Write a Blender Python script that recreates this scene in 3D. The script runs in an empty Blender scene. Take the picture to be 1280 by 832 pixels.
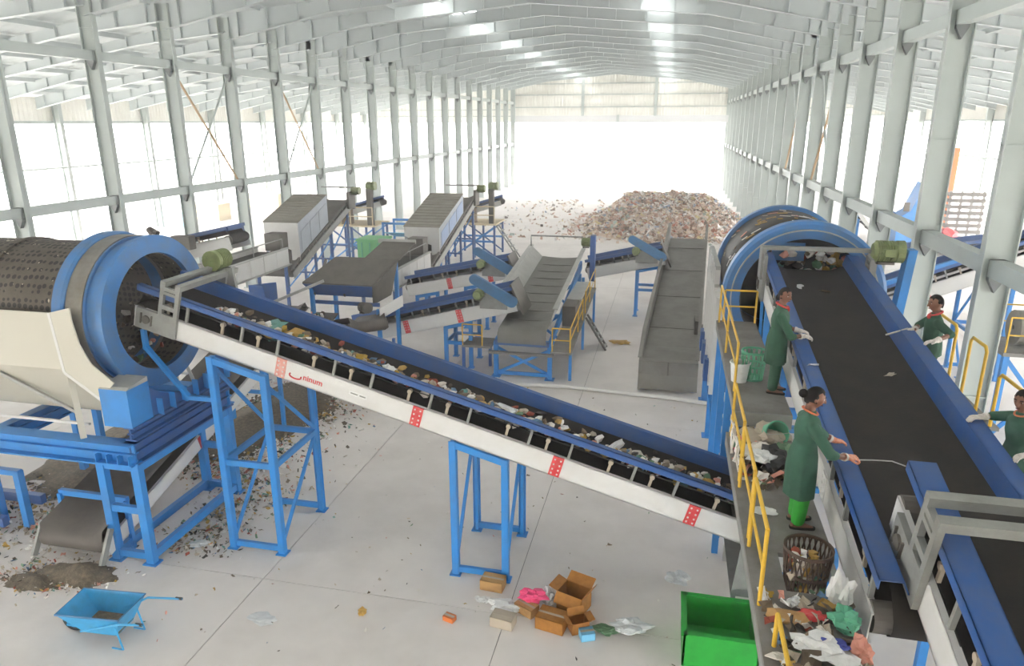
import bpy, bmesh, math, random
from mathutils import Vector, Matrix, noise
R_ = random.Random(7)
sc = bpy.context.scene
COL = sc.collection
# ------------------------------------------------------------------ camera
F_PX, YAW, PITCH, ROLL, CAM_H = 881.16, -0.2184, 0.2909, 0.0023, 7.0
cam_d = bpy.data.cameras.new('camera'); cam = bpy.data.objects.new('camera', cam_d); COL.objects.link(cam)
cam_d.sensor_fit = 'HORIZONTAL'; cam_d.sensor_width = 36.0; cam_d.lens = F_PX / 1280 * 36.0
cam_d.clip_start = 0.05; cam_d.clip_end = 1500
fw = Vector((math.sin(YAW) * math.cos(PITCH), math.cos(YAW) * math.cos(PITCH), -math.sin(PITCH)))
rt = Vector((math.cos(YAW), -math.sin(YAW), 0)); dn = fw.cross(rt)
rt2 = rt * math.cos(ROLL) + dn * math.sin(ROLL); dn2 = -rt * math.sin(ROLL) + dn * math.cos(ROLL)
m3 = Matrix((rt2, -dn2, -fw)).transposed()
cam.matrix_world = Matrix.Translation((0, 0, CAM_H)) @ m3.to_4x4()
sc.camera = cam
# ------------------------------------------------------------------ sky and exposure
W = bpy.data.worlds.new('overcast_sky'); sc.world = W; W.use_nodes = True
bg = W.node_tree.nodes['Background']; bg.inputs[0].default_value = (1.0, 0.985, 0.965, 1); bg.inputs[1].default_value = 4.0
sc.view_settings.view_transform = 'Standard'; sc.view_settings.look = 'None'
sc.view_settings.exposure = 1.66; sc.view_settings.gamma = 1.0; sc.view_settings.use_curve_mapping = False

# ------------------------------------------------------------------ materials
def lin(c): 
    return tuple(((x / 255) / 12.92 if x / 255 <= .04045 else ((x / 255 + .055) / 1.055) ** 2.4) for x in c)
MATS = {}
def mat(name, rgb, rough=.6, metal=0., dirt=None, dirt_amt=.35, scale=3., bump=0., bscale=40., wave=0., trans=0., alpha=1.):
    m = bpy.data.materials.new(name); m.use_nodes = True; nt = m.node_tree; b = nt.nodes['Principled BSDF']
    c = lin(rgb); b.inputs['Base Color'].default_value = (*c, 1)
    b.inputs['Roughness'].default_value = rough; b.inputs['Metallic'].default_value = metal
    if trans: b.inputs['Transmission Weight'].default_value = trans
    if alpha < 1: b.inputs['Alpha'].default_value = alpha
    tc = nt.nodes.new('ShaderNodeNewGeometry')
    if dirt:
        n = nt.nodes.new('ShaderNodeTexNoise'); n.inputs['Scale'].default_value = scale; n.inputs['Detail'].default_value = 6; n.inputs['Roughness'].default_value = .65
        nt.links.new(tc.outputs['Position'], n.inputs['Vector'])
        r = nt.nodes.new('ShaderNodeValToRGB'); r.color_ramp.elements[0].position = .42; r.color_ramp.elements[1].position = .72
        r.color_ramp.elements[0].color = (0, 0, 0, 1); r.color_ramp.elements[1].color = (dirt_amt, dirt_amt, dirt_amt, 1)
        nt.links.new(n.outputs['Fac'], r.inputs['Fac'])
        mx = nt.nodes.new('ShaderNodeMix'); mx.data_type = 'RGBA'
        mx.inputs[6].default_value = (*c, 1); mx.inputs[7].default_value = (*lin(dirt), 1)
        nt.links.new(r.outputs['Color'], mx.inputs[0]); nt.links.new(mx.outputs[2], b.inputs['Base Color'])
    if bump:
        n2 = nt.nodes.new('ShaderNodeTexNoise'); n2.inputs['Scale'].default_value = bscale; n2.inputs['Detail'].default_value = 3
        nt.links.new(tc.outputs['Position'], n2.inputs['Vector'])
        bp = nt.nodes.new('ShaderNodeBump'); bp.inputs['Strength'].default_value = bump; bp.inputs['Distance'].default_value = .02
        nt.links.new(n2.outputs['Fac'], bp.inputs['Height']); nt.links.new(bp.outputs['Normal'], b.inputs['Normal'])
    MATS[name] = m; return m
mat('concrete', (219, 213, 208), .75, dirt=(180, 172, 165), dirt_amt=.5, scale=.55, bump=.08, bscale=25)
mat('joint', (120, 115, 110), .9)
mat('ground', (226, 222, 216), .9, dirt=(170, 165, 155), dirt_amt=.4, scale=.2)
mat('column', (180, 188, 184), .55, dirt=(156, 164, 160), dirt_amt=.35, scale=1.2)
mat('bracket', (120, 124, 124), .6)
mat('roof', (196, 203, 203), .55, dirt=(175, 180, 180), dirt_amt=.3, scale=.6)
mat('cladding', (240, 238, 230), .6, dirt=(200, 196, 180), dirt_amt=.4, scale=.5)
mat('cladding_grey', (215, 215, 215), .6)
mat('rust', (190, 160, 125), .7)
mat('blue', (44, 132, 205), .45, dirt=(70, 110, 150), dirt_amt=.45, scale=2.5)
mat('deep_blue', (40, 86, 150), .5, dirt=(92, 98, 108), dirt_amt=.5, scale=3)
mat('teal_blue', (66, 120, 165), .5, dirt=(70, 85, 100), dirt_amt=.5, scale=4)
mat('ring_blue', (62, 120, 180), .45, dirt=(100, 112, 122), dirt_amt=.6, scale=3)
mat('steel_band', (138, 134, 126), .4, .3, dirt=(95, 82, 70), dirt_amt=.5, scale=4)
mat('white', (212, 211, 208), .55, dirt=(200, 196, 188), dirt_amt=.4, scale=4)
mat('cream', (196, 192, 178), .55, dirt=(190, 186, 172), dirt_amt=.35, scale=2)
mat('red', (208, 52, 58), .5, dirt=(215, 130, 120), dirt_amt=.4, scale=12)
mat('faded_red', (212, 140, 128), .6, dirt=(225, 205, 195), dirt_amt=.6, scale=14)
mat('grey', (140, 141, 136), .5, 0., dirt=(100, 96, 90), dirt_amt=.4, scale=5)
mat('light_grey', (168, 168, 163), .5, 0., dirt=(130, 126, 120), dirt_amt=.4, scale=3)
mat('dark_steel', (96, 91, 84), .6, 0., dirt=(60, 55, 50), dirt_amt=.5, scale=3)
mat('apron_steel', (124, 121, 114), .55, 0., dirt=(86, 80, 72), dirt_amt=.6, scale=1.6)
mat('belt', (34, 31, 28), .9, dirt=(56, 48, 40), dirt_amt=.6, scale=2.2, bump=.1, bscale=30)
mat('belt_dust', (92, 86, 80), .75, dirt=(62, 57, 52), dirt_amt=.7, scale=2.0)
mat('grey_belt', (120, 118, 112), .7, dirt=(92, 88, 80), dirt_amt=.5, scale=2.0)
mat('yellow', (222, 178, 52), .5, dirt=(170, 135, 60), dirt_amt=.4, scale=6)
mat('motor_green', (128, 140, 92), .5, dirt=(90, 92, 62), dirt_amt=.5, scale=8)
mat('black', (30, 30, 30), .6)
mat('tread', (128, 125, 120), .6, 0., dirt=(78, 72, 64), dirt_amt=.6, scale=2.5, bump=.25, bscale=45)
mat('fines', (92, 82, 68), .95, dirt=(140, 126, 106), dirt_amt=.8, scale=14, bump=.6, bscale=60)
mat('hood_roof', (138, 134, 122), .6, dirt=(105, 100, 88), dirt_amt=.5, scale=2)
mat('panel_blue', (150, 172, 205), .4, dirt=(120, 140, 170), dirt_amt=.4, scale=2)
mat('panel_grey', (168, 174, 182), .45, dirt=(130, 136, 142), dirt_amt=.4, scale=2)
mat('green_bin', (40, 165, 60), .45, dirt=(25, 110, 40), dirt_amt=.4, scale=4)
mat('far_green', (110, 180, 120), .6)
mat('basket_green', (92, 170, 135), .45)
mat('basket_brown', (84, 68, 56), .6, dirt=(50, 42, 36), dirt_amt=.5, scale=10)
mat('tarp_blue', (120, 190, 225), .6)
mat('barrow_blue', (62, 160, 212), .4, dirt=(45, 90, 115), dirt_amt=.35, scale=5)
mat('cardboard', (190, 150, 98), .85, dirt=(150, 112, 68), dirt_amt=.5, scale=9)
mat('brown_card', (165, 112, 50), .85, dirt=(110, 70, 28), dirt_amt=.5, scale=9)
mat('bag_white', (226, 226, 224), .45, dirt=(190, 188, 184), dirt_amt=.5, scale=14)
mat('bag_pink', (226, 70, 120), .45)
mat('bag_clear', (214, 216, 216), .25, dirt=(180, 182, 182), dirt_amt=.5, scale=14)
mat('paper_blue', (70, 80, 160), .6)
mat('orange', (214, 120, 60), .5)
mat('glove_orange', (205, 120, 85), .8, dirt=(225, 200, 180), dirt_amt=.7, scale=35)
mat('glove_white', (216, 208, 200), .85, dirt=(165, 155, 145), dirt_amt=.6, scale=30)
mat('skin', (122, 82, 64), .55)
mat('hair', (18, 15, 15), .95)
mat('tunic', (52, 92, 74), .85, dirt=(40, 74, 60), dirt_amt=.5, scale=9, bump=.35, bscale=14)
mat('shirt', (44, 84, 64), .85, dirt=(34, 66, 50), dirt_amt=.5, scale=9, bump=.35, bscale=14)
mat('trousers_green', (48, 158, 50), .8, dirt=(34, 120, 38), dirt_amt=.5, scale=8, bump=.3, bscale=14)
mat('scarf_red', (190, 62, 58), .8)
mat('scarf_orange', (200, 112, 78), .8)
mat('pipe_grey', (206, 204, 198), .5)
mat('tan_bale', (215, 198, 165), .85)
mat('eye_white', (230, 226, 220), .4)
mat('lips', (105, 55, 48), .5)
m_ = mat('added_roof_light', (225, 228, 226), .5); nt_ = m_.node_tree; mx_ = nt_.nodes.new('ShaderNodeMixShader'); tr_ = nt_.nodes.new('ShaderNodeBsdfTransparent'); mx_.inputs[0].default_value = .3
tr_.inputs[0].default_value = (.95, .96, .95, 1)
nt_.links.new(tr_.outputs[0], mx_.inputs[1]); nt_.links.new(nt_.nodes['Principled BSDF'].outputs[0], mx_.inputs[2]); nt_.links.new(mx_.outputs[0], nt_.nodes['Material Output'].inputs['Surface'])
WASTE = []
for i, (c, wgt) in enumerate([((214, 208, 198), 6), ((176, 164, 146), 6), ((128, 112, 92), 6), ((90, 78, 64), 5), ((186, 150, 80), 3), ((150, 70, 52), 2), ((96, 130, 98), 2), ((86, 120, 150), 2), ((60, 54, 48), 4), ((214, 150, 132), 2), ((232, 230, 226), 4), ((168, 136, 48), 2), ((104, 150, 140), 1)]):
    mat('waste_%d' % i, c, .8); WASTE += [i] * wgt
NW = 13
HEAP = []
for i, (c, wgt) in enumerate([((226, 216, 206), 5), ((212, 192, 174), 6), ((198, 164, 144), 4), ((172, 142, 118), 4), ((236, 232, 228), 5), ((190, 122, 98), 2), ((152, 132, 116), 3), ((214, 198, 146), 2), ((118, 104, 94), 2), ((164, 178, 168), 2), ((150, 165, 185), 1)]):
    mat('heap_%d' % i, c, .85); HEAP += [i] * wgt
HM = ['heap_%d' % i for i in range(11)]
mat('drum_dark', (36, 33, 30), .6, .0, dirt=(74, 65, 52), dirt_amt=.6, scale=5)
# perforated drum skin: rows of round holes drawn by a regular dot pattern of the plate itself
def drum_mat(name, rgb, hole, spots):
    m = mat(name, rgb, .65, .25, dirt=(70, 60, 48), dirt_amt=.6, scale=3); nt = m.node_tree; b = nt.nodes['Principled BSDF']
    src = b.inputs['Base Color'].links[0].from_socket
    g = nt.nodes.new('ShaderNodeTexCoord'); v = nt.nodes.new('ShaderNodeTexVoronoi'); v.feature = 'F1'; v.inputs['Scale'].default_value = 9.5; v.inputs['Randomness'].default_value = .25
    nt.links.new(g.outputs['Object'], v.inputs['Vector'])
    r = nt.nodes.new('ShaderNodeValToRGB'); r.color_ramp.elements[0].position = .36; r.color_ramp.elements[0].color = (1, 1, 1, 1); r.color_ramp.elements[1].position = .42; r.color_ramp.elements[1].color = (0, 0, 0, 1)
    nt.links.new(v.outputs['Distance'], r.inputs['Fac'])
    mx = nt.nodes.new('ShaderNodeMix'); mx.data_type = 'RGBA'; nt.links.new(r.outputs['Color'], mx.inputs[0]); nt.links.new(src, mx.inputs[6])
    v2 = nt.nodes.new('ShaderNodeTexNoise'); v2.inputs['Scale'].default_value = 7; nt.links.new(g.outputs['Object'], v2.inputs['Vector'])
    r2 = nt.nodes.new('ShaderNodeValToRGB'); r2.color_ramp.elements[0].position = .66; r2.color_ramp.elements[1].position = .68
    r2.color_ramp.elements[0].color = (*lin(hole), 1); r2.color_ramp.elements[1].color = (*lin(spots), 1)
    nt.links.new(v2.outputs['Fac'], r2.inputs['Fac']); nt.links.new(r2.outputs['Color'], mx.inputs[7]); nt.links.new(mx.outputs[2], b.inputs['Base Color'])
drum_mat('drum_plate', (98, 90, 80), (36, 32, 28), (200, 190, 170))

# ------------------------------------------------------------------ mesh helpers
V = Vector
ORG = {}
class MB:
    def __init__(s): s.v = []; s.f = []; s.mi = []; s.cur = 0
    def _add(s, vs, fs):
        o = len(s.v); s.v += [tuple(p) for p in vs]; s.f += [tuple(o + i for i in f) for f in fs]; s.mi += [s.cur] * len(fs)
    def hexa(s, p):   # 8 points: bottom 0-3 ccw, top 4-7
        s._add(p, [(3, 2, 1, 0), (4, 5, 6, 7), (0, 1, 5, 4), (1, 2, 6, 5), (2, 3, 7, 6), (3, 0, 4, 7)]); return s
    def bx(s, x0, x1, y0, y1, z0, z1):
        return s.hexa([(x0, y0, z0), (x1, y0, z0), (x1, y1, z0), (x0, y1, z0), (x0, y0, z1), (x1, y0, z1), (x1, y1, z1), (x0, y1, z1)])
    def bar(s, p, q, w, h=None, up=(0, 0, 1)):
        p = V(p); q = V(q); h = h or w; d = (q - p).normalized(); up = V(up)
        if abs(d.dot(up)) > .98: up = V((0, 1, 0))
        a = d.cross(up).normalized(); b = a.cross(d).normalized(); a = a * w / 2; b = b * h / 2
        return s.hexa([p - a - b, p + a - b, q + a - b, q - a - b, p - a + b, p + a + b, q + a + b, q - a + b])
    def angle(s, p, q, w, t=.012, up=(0, 0, 1)):   # L section
        p = V(p); q = V(q); d = (q - p).normalized(); up = V(up)
        if abs(d.dot(up)) > .98: up = V((0, 1, 0))
        a = d.cross(up).normalized(); b = a.cross(d).normalized()
        s.bar(p + b * (-w / 2), q + b * (-w / 2), w, t, up); s.bar(p + a * (-w / 2), q + a * (-w / 2), t, w, up); return s
    def tube(s, p, q, r, r2=None, n=10):
        p = V(p); q = V(q); r2 = r if r2 is None else r2; d = (q - p).normalized(); up = V((0, 0, 1)) if abs(d.z) < .9 else V((1, 0, 0))
        a = d.cross(up).normalized(); b = a.cross(d)
        vs = []
        for c, rr in ((p, r), (q, r2)):
            vs += [c + (a * math.cos(2 * math.pi * i / n) + b * math.sin(2 * math.pi * i / n)) * rr for i in range(n)]
        fs = [(i, (i + 1) % n, n + (i + 1) % n, n + i) for i in range(n)] + [tuple(range(n - 1, -1, -1)), tuple(range(n, 2 * n))]
        s._add(vs, fs); return s
    def path(s, pts, r, n=8, r_end=None):
        pts = [V(p) for p in pts]; rings = []; N = len(pts); prev = None
        for k, p in enumerate(pts):
            d = (pts[min(k + 1, N - 1)] - pts[max(k - 1, 0)]).normalized()
            if prev is None:
                up = V((0, 0, 1)) if abs(d.z) < .9 else V((1, 0, 0)); a = d.cross(up).normalized()
            else:
                a = (prev - d * prev.dot(d)).normalized()
            prev = a; b = a.cross(d); rr = r if r_end is None else r + (r_end - r) * k / (N - 1)
            rings.append([p + (a * math.cos(2 * math.pi * i / n) + b * math.sin(2 * math.pi * i / n)) * rr for i in range(n)])
        vs = [q for rg in rings for q in rg]; fs = []
        for k in range(N - 1):
            fs += [(k * n + i, k * n + (i + 1) % n, (k + 1) * n + (i + 1) % n, (k + 1) * n + i) for i in range(n)]
        fs += [tuple(range(n - 1, -1, -1)), tuple(range((N - 1) * n, N * n))]
        s._add(vs, fs); return s
    def lathe(s, c, axis, prof, n=48, a0=0., a1=None, closed=False):   # prof: (t along axis, radius)
        c = V(c); ax = V(axis).normalized(); up = V((0, 0, 1)) if abs(ax.z) < .9 else V((1, 0, 0)); a = ax.cross(up).normalized(); b = a.cross(ax)
        full = a1 is None; a1 = a0 + 2 * math.pi if full else a1; m = n if full else n + 1; vs = []
        for t, r in prof:
            vs += [c + ax * t + (a * math.cos(a0 + (a1 - a0) * i / n) + b * math.sin(a0 + (a1 - a0) * i / n)) * r for i in range(m)]
        fs = []; K = len(prof)
        for k in range(K if closed else K - 1):
            k2 = (k + 1) % K
            for i in range(n):
                j = (i + 1) % m
                fs.append((k * m + i, k * m + j, k2 * m + j, k2 * m + i))
        s._add(vs, fs); return s
    def prism(s, poly, off):   # poly: 3D points, extruded by off
        off = V(off); n = len(poly); vs = [V(p) for p in poly] + [V(p) + off for p in poly]
        s._add(vs, [tuple(range(n - 1, -1, -1)), tuple(range(n, 2 * n))] + [(i, (i + 1) % n, n + (i + 1) % n, n + i) for i in range(n)]); return s
    def sheet(s, rows):   # grid of points
        m = len(rows[0]); s._add([p for r in rows for p in r], [(k * m + i, k * m + i + 1, (k + 1) * m + i + 1, (k + 1) * m + i) for k in range(len(rows) - 1) for i in range(m - 1)]); return s
    def blob(s, c, r, amp=.35, sub=1, seed=0, flat=1.):
        bm = ico(sub); rot = Matrix.Rotation(seed * 2.4, 3, 'Z') @ Matrix.Rotation(seed * 1.7, 3, 'X'); c = V(c); vs = []
        rx, ry, rz = r if isinstance(r, (tuple, list)) else (r, r, r)
        for p in bm[0]:
            q = p * (1 + amp * noise.noise(p * 1.9 + V((seed * 3.1, seed * 1.3, 0))) * 1.6)
            q = V((q.x * rx, q.y * ry, q.z * rz)); q = rot @ q; q.z *= flat; vs.append(c + q)
        s._add(vs, bm[1]); return s
    def build(s, name, m, parent=None, smooth=False, loc=None, local=False):
        org = ORG.get(parent.name, V((0, 0, 0))) if parent else V(loc or (0, 0, 0))
        me = bpy.data.meshes.new(name)
        me.from_pydata(s.v if local else [(p[0] - org.x, p[1] - org.y, p[2] - org.z) for p in s.v], [], s.f)
        for mm in (m if isinstance(m, list) else [m]): me.materials.append(MATS[mm] if isinstance(mm, str) else mm)
        if isinstance(m, list): me.polygons.foreach_set('material_index', s.mi)
        if smooth: me.polygons.foreach_set('use_smooth', [True] * len(me.polygons))
        bm = bmesh.new(); bm.from_mesh(me); bmesh.ops.recalc_face_normals(bm, faces=bm.faces); bm.to_mesh(me); bm.free(); me.update()
        o = bpy.data.objects.new(name, me); COL.objects.link(o)
        if parent: o.parent = parent; ORG[o.name] = org
        else: o.location = org; ORG[o.name] = org
        return o
_ico = {}
def ico(sub):
    if sub not in _ico:
        bm = bmesh.new(); bmesh.ops.create_icosphere(bm, subdivisions=sub, radius=1)
        _ico[sub] = ([v.co.copy() for v in bm.verts], [tuple(v.index for v in f.verts) for f in bm.faces]); bm.free()
    return _ico[sub]
def tag(o, label=None, cat=None, group=None, kind=None):
    if label: o['label'] = label
    if cat: o['category'] = cat
    if group: o['group'] = group
    if kind: o['kind'] = kind
    return o
def thing(name, label, cat, loc=(0, 0, 0), group=None, rz=0):
    o = bpy.data.objects.new(name, None); COL.objects.link(o); o.location = loc; o.rotation_euler = (0, 0, rz)
    ORG[o.name] = V(loc); return tag(o, label, cat, group)
def copy_tree(o, parent=None):
    c = o.copy(); COL.objects.link(c); c.parent = parent
    ORG[c.name] = ORG.get(o.name, V((0, 0, 0)))
    for ch in o.children: copy_tree(ch, c)
    return c
def part_copy(src, parent, off=(0, 0, 0)):   # another piece with the same mesh, moved by off
    c = src.copy(); COL.objects.link(c); c.parent = parent; c.location = V(src.location) + V(off); return c
ORD = ['first', 'second', 'third', 'fourth', 'fifth', 'sixth', 'seventh', 'eighth', 'ninth', 'tenth', 'eleventh', 'twelfth', 'thirteenth', 'fourteenth', 'fifteenth', 'sixteenth', 'seventeenth', 'eighteenth', 'nineteenth', 'twentieth', 'twenty-first', 'twenty-second']
# ================================================================== the building
S = 3.5865; XL, XR, Y0L, Y0R = -17.83, 5.55, 20.127, 24.2458
XOL, XOR = -35.0, 21.7; YEND = 81.7; YNEAR = -6.0
ZU, ZL = 9.0, 4.57
# floor of cast slabs with open joints
fl = tag(MB().bx(-60, 60, -14, 150, -.12, -.03).build('floor', 'ground'), kind='structure')
fl['label'] = 'pale bare ground and floor bed running out of the shed'
sub = MB().bx(XOL, XOR, YNEAR, YEND + 1, -.03, -.012).build('joint_filler', 'joint', fl)
xs = [XOL, -30, -26, -22, -18, -14, -10, -6, -2, 2, 6, 10, 14, 18, XOR]
slab_cache = {}
ys = [YNEAR + k * 7.3 for k in range(13)]; ys[-1] = YEND + 1
for i in range(len(xs) - 1):
    for j in range(len(ys) - 1):
        w = xs[i + 1] - xs[i]; d = ys[j + 1] - ys[j]; key = (round(w, 2), round(d, 2)); g = .006
        if key not in slab_cache:
            o = MB().bx(g, w - g, g, d - g, -.012, 0).build('slab', 'concrete', fl, local=True); slab_cache[key] = o; o.location = (xs[i], ys[j], 0)
        else:
            o = slab_cache[key].copy(); COL.objects.link(o); o.parent = fl; o.location = (xs[i], ys[j], 0)

# columns: I sections with web across the hall
def column_mesh(h, depth, fw_):
    m = MB(); t = .02
    m.bx(-depth / 2, depth / 2, -.01, .01, 0, h); m.bx(-depth / 2, -depth / 2 + t, -fw_ / 2, fw_ / 2, 0, h); m.bx(depth / 2 - t, depth / 2, -fw_ / 2, fw_ / 2, 0, h)
    for z in (2.2, 6.6, h - 1.2): m.bx(-depth / 2, depth / 2, -fw_ / 2 + .02, fw_ / 2 - .02, z, z + .02)
    m.bx(-depth / 2 - .08, depth / 2 + .08, -fw_ / 2 - .06, fw_ / 2 + .06, 0, .03)
    return m
def bracket_mesh(side):
    m = MB(); 
    for z in (ZU, ZL):
        m.prism([(-.12, -.13, z + .15), (.12, -.13, z + .15), (.12, -.13, z - .2), (.0, -.13, z - .42), (-.12, -.13, z - .2)], (0, .12, 0))
    return m
rows = {}
col_src = None
def column_row(x, y0, i0, i1, name, lab, grp):
    global col_src
    out = []
    for k, i in enumerate(range(i0, i1 + 1)):
        t = thing('steel_column', lab % ORD[k], 'column', (x, y0 + i * S, 0), grp)
        if col_src is None:
            a = column_mesh(11.0, .5, .2).build('column_shaft', 'column', t, local=True); b = bracket_mesh(1).build('rail_brackets', 'bracket', t, local=True); col_src = (a, b)
        else:
            for q in col_src: c = q.copy(); COL.objects.link(c); c.parent = t
        out.append(t)
    return out
column_row(XL, Y0L, -3, 17, 'l', 'grey steel column in the left inner row, %s from the near end', 'left inner column row')
column_row(XR, Y0R, -5, 16, 'r', 'grey steel column in the right inner row, %s from the near end', 'right inner column row')
def outer_row(x, n, lab, grp):
    src = None
    for k in range(n):
        y = 7.1 + k * S * 2
        t = thing('outer_column', lab % ORD[k], 'column', (x, y, 0), grp)
        if src is None: src = column_mesh(8.2, .45, .25).build('column_shaft', 'column', t, local=True)
        else: c = src.copy(); COL.objects.link(c); c.parent = t
outer_row(XOL + .3, 11, 'pale column of the far left outer wall, %s from the near end', 'left outer columns')
outer_row(XOR - .3, 11, 'pale column of the far right outer wall, %s from the near end', 'right outer columns')
# horizontal rails
def rail(x, y0, i0, i1, z, h, lab):
    t = thing('wall_rail', lab, 'rail', (x, y0 + i0 * S, 0)); src = None
    for i in range(i0, i1):
        if src is None: src = MB().bx(x - .12, x + .12, y0 + i * S + .02, y0 + (i + 1) * S - .02, z - h / 2, z + h / 2).build('rail_segment', 'column', t)
        else: part_copy(src, t, (0, (i - i0) * S, 0))
rail(XL, Y0L, -3, 17, ZU, .28, 'upper grey horizontal rail joining the left inner columns')
rail(XL, Y0L, -3, 17, ZL, .28, 'lower grey horizontal rail joining the left inner columns')
rail(XR, Y0R, -5, 16, ZU, .28, 'upper grey horizontal rail joining the right inner columns')
rail(XR, Y0R, -5, 16, ZL, .3, 'lower grey horizontal rail joining the right inner columns')
rail(XOL + .3, 7.1, 0, 20, 4.5, .12, 'thin rail along the far left outer columns')
rail(XOR - .3, 7.1, 0, 20, 4.5, .12, 'thin rail along the far right outer columns')
# diagonal rods between columns
def cross(x, ya, yb, z0, z1, lab):
    t = thing('cross_brace', lab, 'brace', (x, ya, z0))
    ya += .2; yb -= .2
    MB().tube((x, ya, z0), (x, yb, z1), .045, n=6).build('brace_rod', 'column', t); MB().tube((x, ya, z1), (x, yb, z0), .045, n=6).build('brace_rod', 'rust', t)
cross(XL, Y0L + S, Y0L + 2 * S, 4.7, 8.7, 'crossed diagonal rods between the nearer left columns')
cross(XL, Y0L + 3 * S, Y0L + 4 * S, 4.7, 8.7, 'crossed diagonal rods farther along the left columns')
cross(XR, Y0R + S, Y0R + 2 * S, 4.7, 8.7, 'crossed diagonal rods between the right columns behind the drum')
cross(XR, Y0R + 3 * S, Y0R + 4 * S, 4.7, 8.7, 'crossed diagonal rods farther along the right columns')

# roof: rafters, purlins, sheets
EZ, RZ = 11.25, 12.35; XM = (XL + XR) / 2
ce = MB()
def roofz(x):
    if x < XL: return EZ + (x - XL) * (EZ - 8.45) / (XL - XOL)
    if x > XR: return EZ - (x - XR) * (EZ - 8.45) / (XOR - XR)
    return RZ - abs(x - XM) * (RZ - EZ) / (XM - XL)
def corr(xa, xb):
    L = YEND - YNEAR; n = 300
    r0 = [(xa, YNEAR + L * k / n, roofz(xa) + .02 + (.05 if k % 2 else 0)) for k in range(n + 1)]; r1 = [(xb, p[1], roofz(xb) + p[2] - roofz(xa)) for p in r0]
    ce.sheet([r0, r1])
SKW = 1.15; SKX = (XM - 4.6, XM + 4.6)   # invented clear panels to brighten the floor, each slope, every second bay
for a, b in ((XOL - .6, XL), (XL, SKX[0]), (SKX[0] + SKW, XM), (XM, SKX[1]), (SKX[1] + SKW, XR), (XR, XOR + .6)): corr(a, b)
for x in SKX:
    for i in range(-7, 17):
        if i % 2: 
            ya = max(YNEAR, Y0L + i * S); yb = min(YEND, Y0L + (i + 1) * S)
            ce.hexa([(x, ya, roofz(x) + .02), (x + SKW, ya, roofz(x + SKW) + .02), (x + SKW, yb, roofz(x + SKW) + .02), (x, yb, roofz(x) + .02), (x, ya, roofz(x) + .07), (x + SKW, ya, roofz(x + SKW) + .07), (x + SKW, yb, roofz(x + SKW) + .07), (x, yb, roofz(x) + .07)])
ceiling = tag(ce.build('ceiling', 'roof'), kind='structure'); ceiling['label'] = 'pale ribbed metal roof of the shed with steel rafters'
sky_src = None
for x in SKX:
    for i in range(-7, 17):
        if i % 2 == 0 and Y0L + i * S > YNEAR - .5:
            ya = max(YNEAR, Y0L + i * S) + .01; yb = min(YEND, Y0L + (i + 1) * S) - .01
            MB().sheet([[(x, ya, roofz(x) + .04), (x, yb, roofz(x) + .04)], [(x + SKW, ya, roofz(x + SKW) + .04), (x + SKW, yb, roofz(x + SKW) + .04)]]).build('added_roof_light', 'added_roof_light', ceiling)  # made-up clear panels letting extra daylight onto the floor
def rafter_mesh(pts, ya, yb, nst):   # pts: (x, z_bottom, z_top); web + flanges + stiffener plates
    m = MB(); x0, x1 = pts[0][0], pts[-1][0]
    def yy(x): return ya + (yb - ya) * (x - x0) / (x1 - x0)
    for (xa, ba, ta), (xb, bb, tb) in zip(pts[:-1], pts[1:]):
        A, B = yy(xa), yy(xb)
        m.hexa([(xa, A - .01, ba), (xb, B - .01, bb), (xb, B + .01, bb), (xa, A + .01, ba), (xa, A - .01, ta), (xb, B - .01, tb), (xb, B + .01, tb), (xa, A + .01, ta)])
        m.hexa([(xa, A - .12, ba - .02), (xb, B - .12, bb - .02), (xb, B + .12, bb - .02), (xa, A + .12, ba - .02), (xa, A - .12, ba), (xb, B - .12, bb), (xb, B + .12, bb), (xa, A + .12, ba)])
    for k in range(nst):
        x = x0 + (x1 - x0) * (k + .5) / nst
        for (xa, ba, ta), (xb, bb, tb) in zip(pts[:-1], pts[1:]):
            if min(xa, xb) <= x <= max(xa, xb):
                f = (x - xa) / (xb - xa); m.bx(x - .02, x + .02, yy(x) - .11, yy(x) + .11, ba + (bb - ba) * f, ta + (tb - ta) * f)
    return m
PT = lambda x, d: (x, roofz(x) - d, roofz(x) - .12)
main_pts = [PT(XL, 1.1), PT(XL + 4.5, .6), PT(XM, .65), PT(XR - 4.5, .6), PT(XR, 1.1)]
lp = [PT(XOL + .3, .75), PT(XOL + 6, .5), PT(XL - 4, .5), PT(XL, .8)]
rp = [PT(XR, .8), PT(XR + 4, .5), PT(XOR - 5, .5), PT(XOR - .3, .75)]
src = None
for pts, ya, yb, n, dy in ((main_pts, Y0L, Y0R - S, 18, 0), (lp, Y0L, Y0L, 13, 0), (rp, Y0R, Y0R, 12, 0)):
    src = rafter_mesh(pts, ya, yb, n).build('rafter', 'roof', ceiling)
    for i in range(-6, 17):
        if i: part_copy(src, ceiling, (0, i * S, 0))
for x in [XOL + 2 + k * 2.1 for k in range(27)]:
    z = roofz(x) - .1; MB().bx(x - .03, x + .03, YNEAR, YEND, z - .09, z + .1).build('purlin', 'roof', ceiling)

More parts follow.
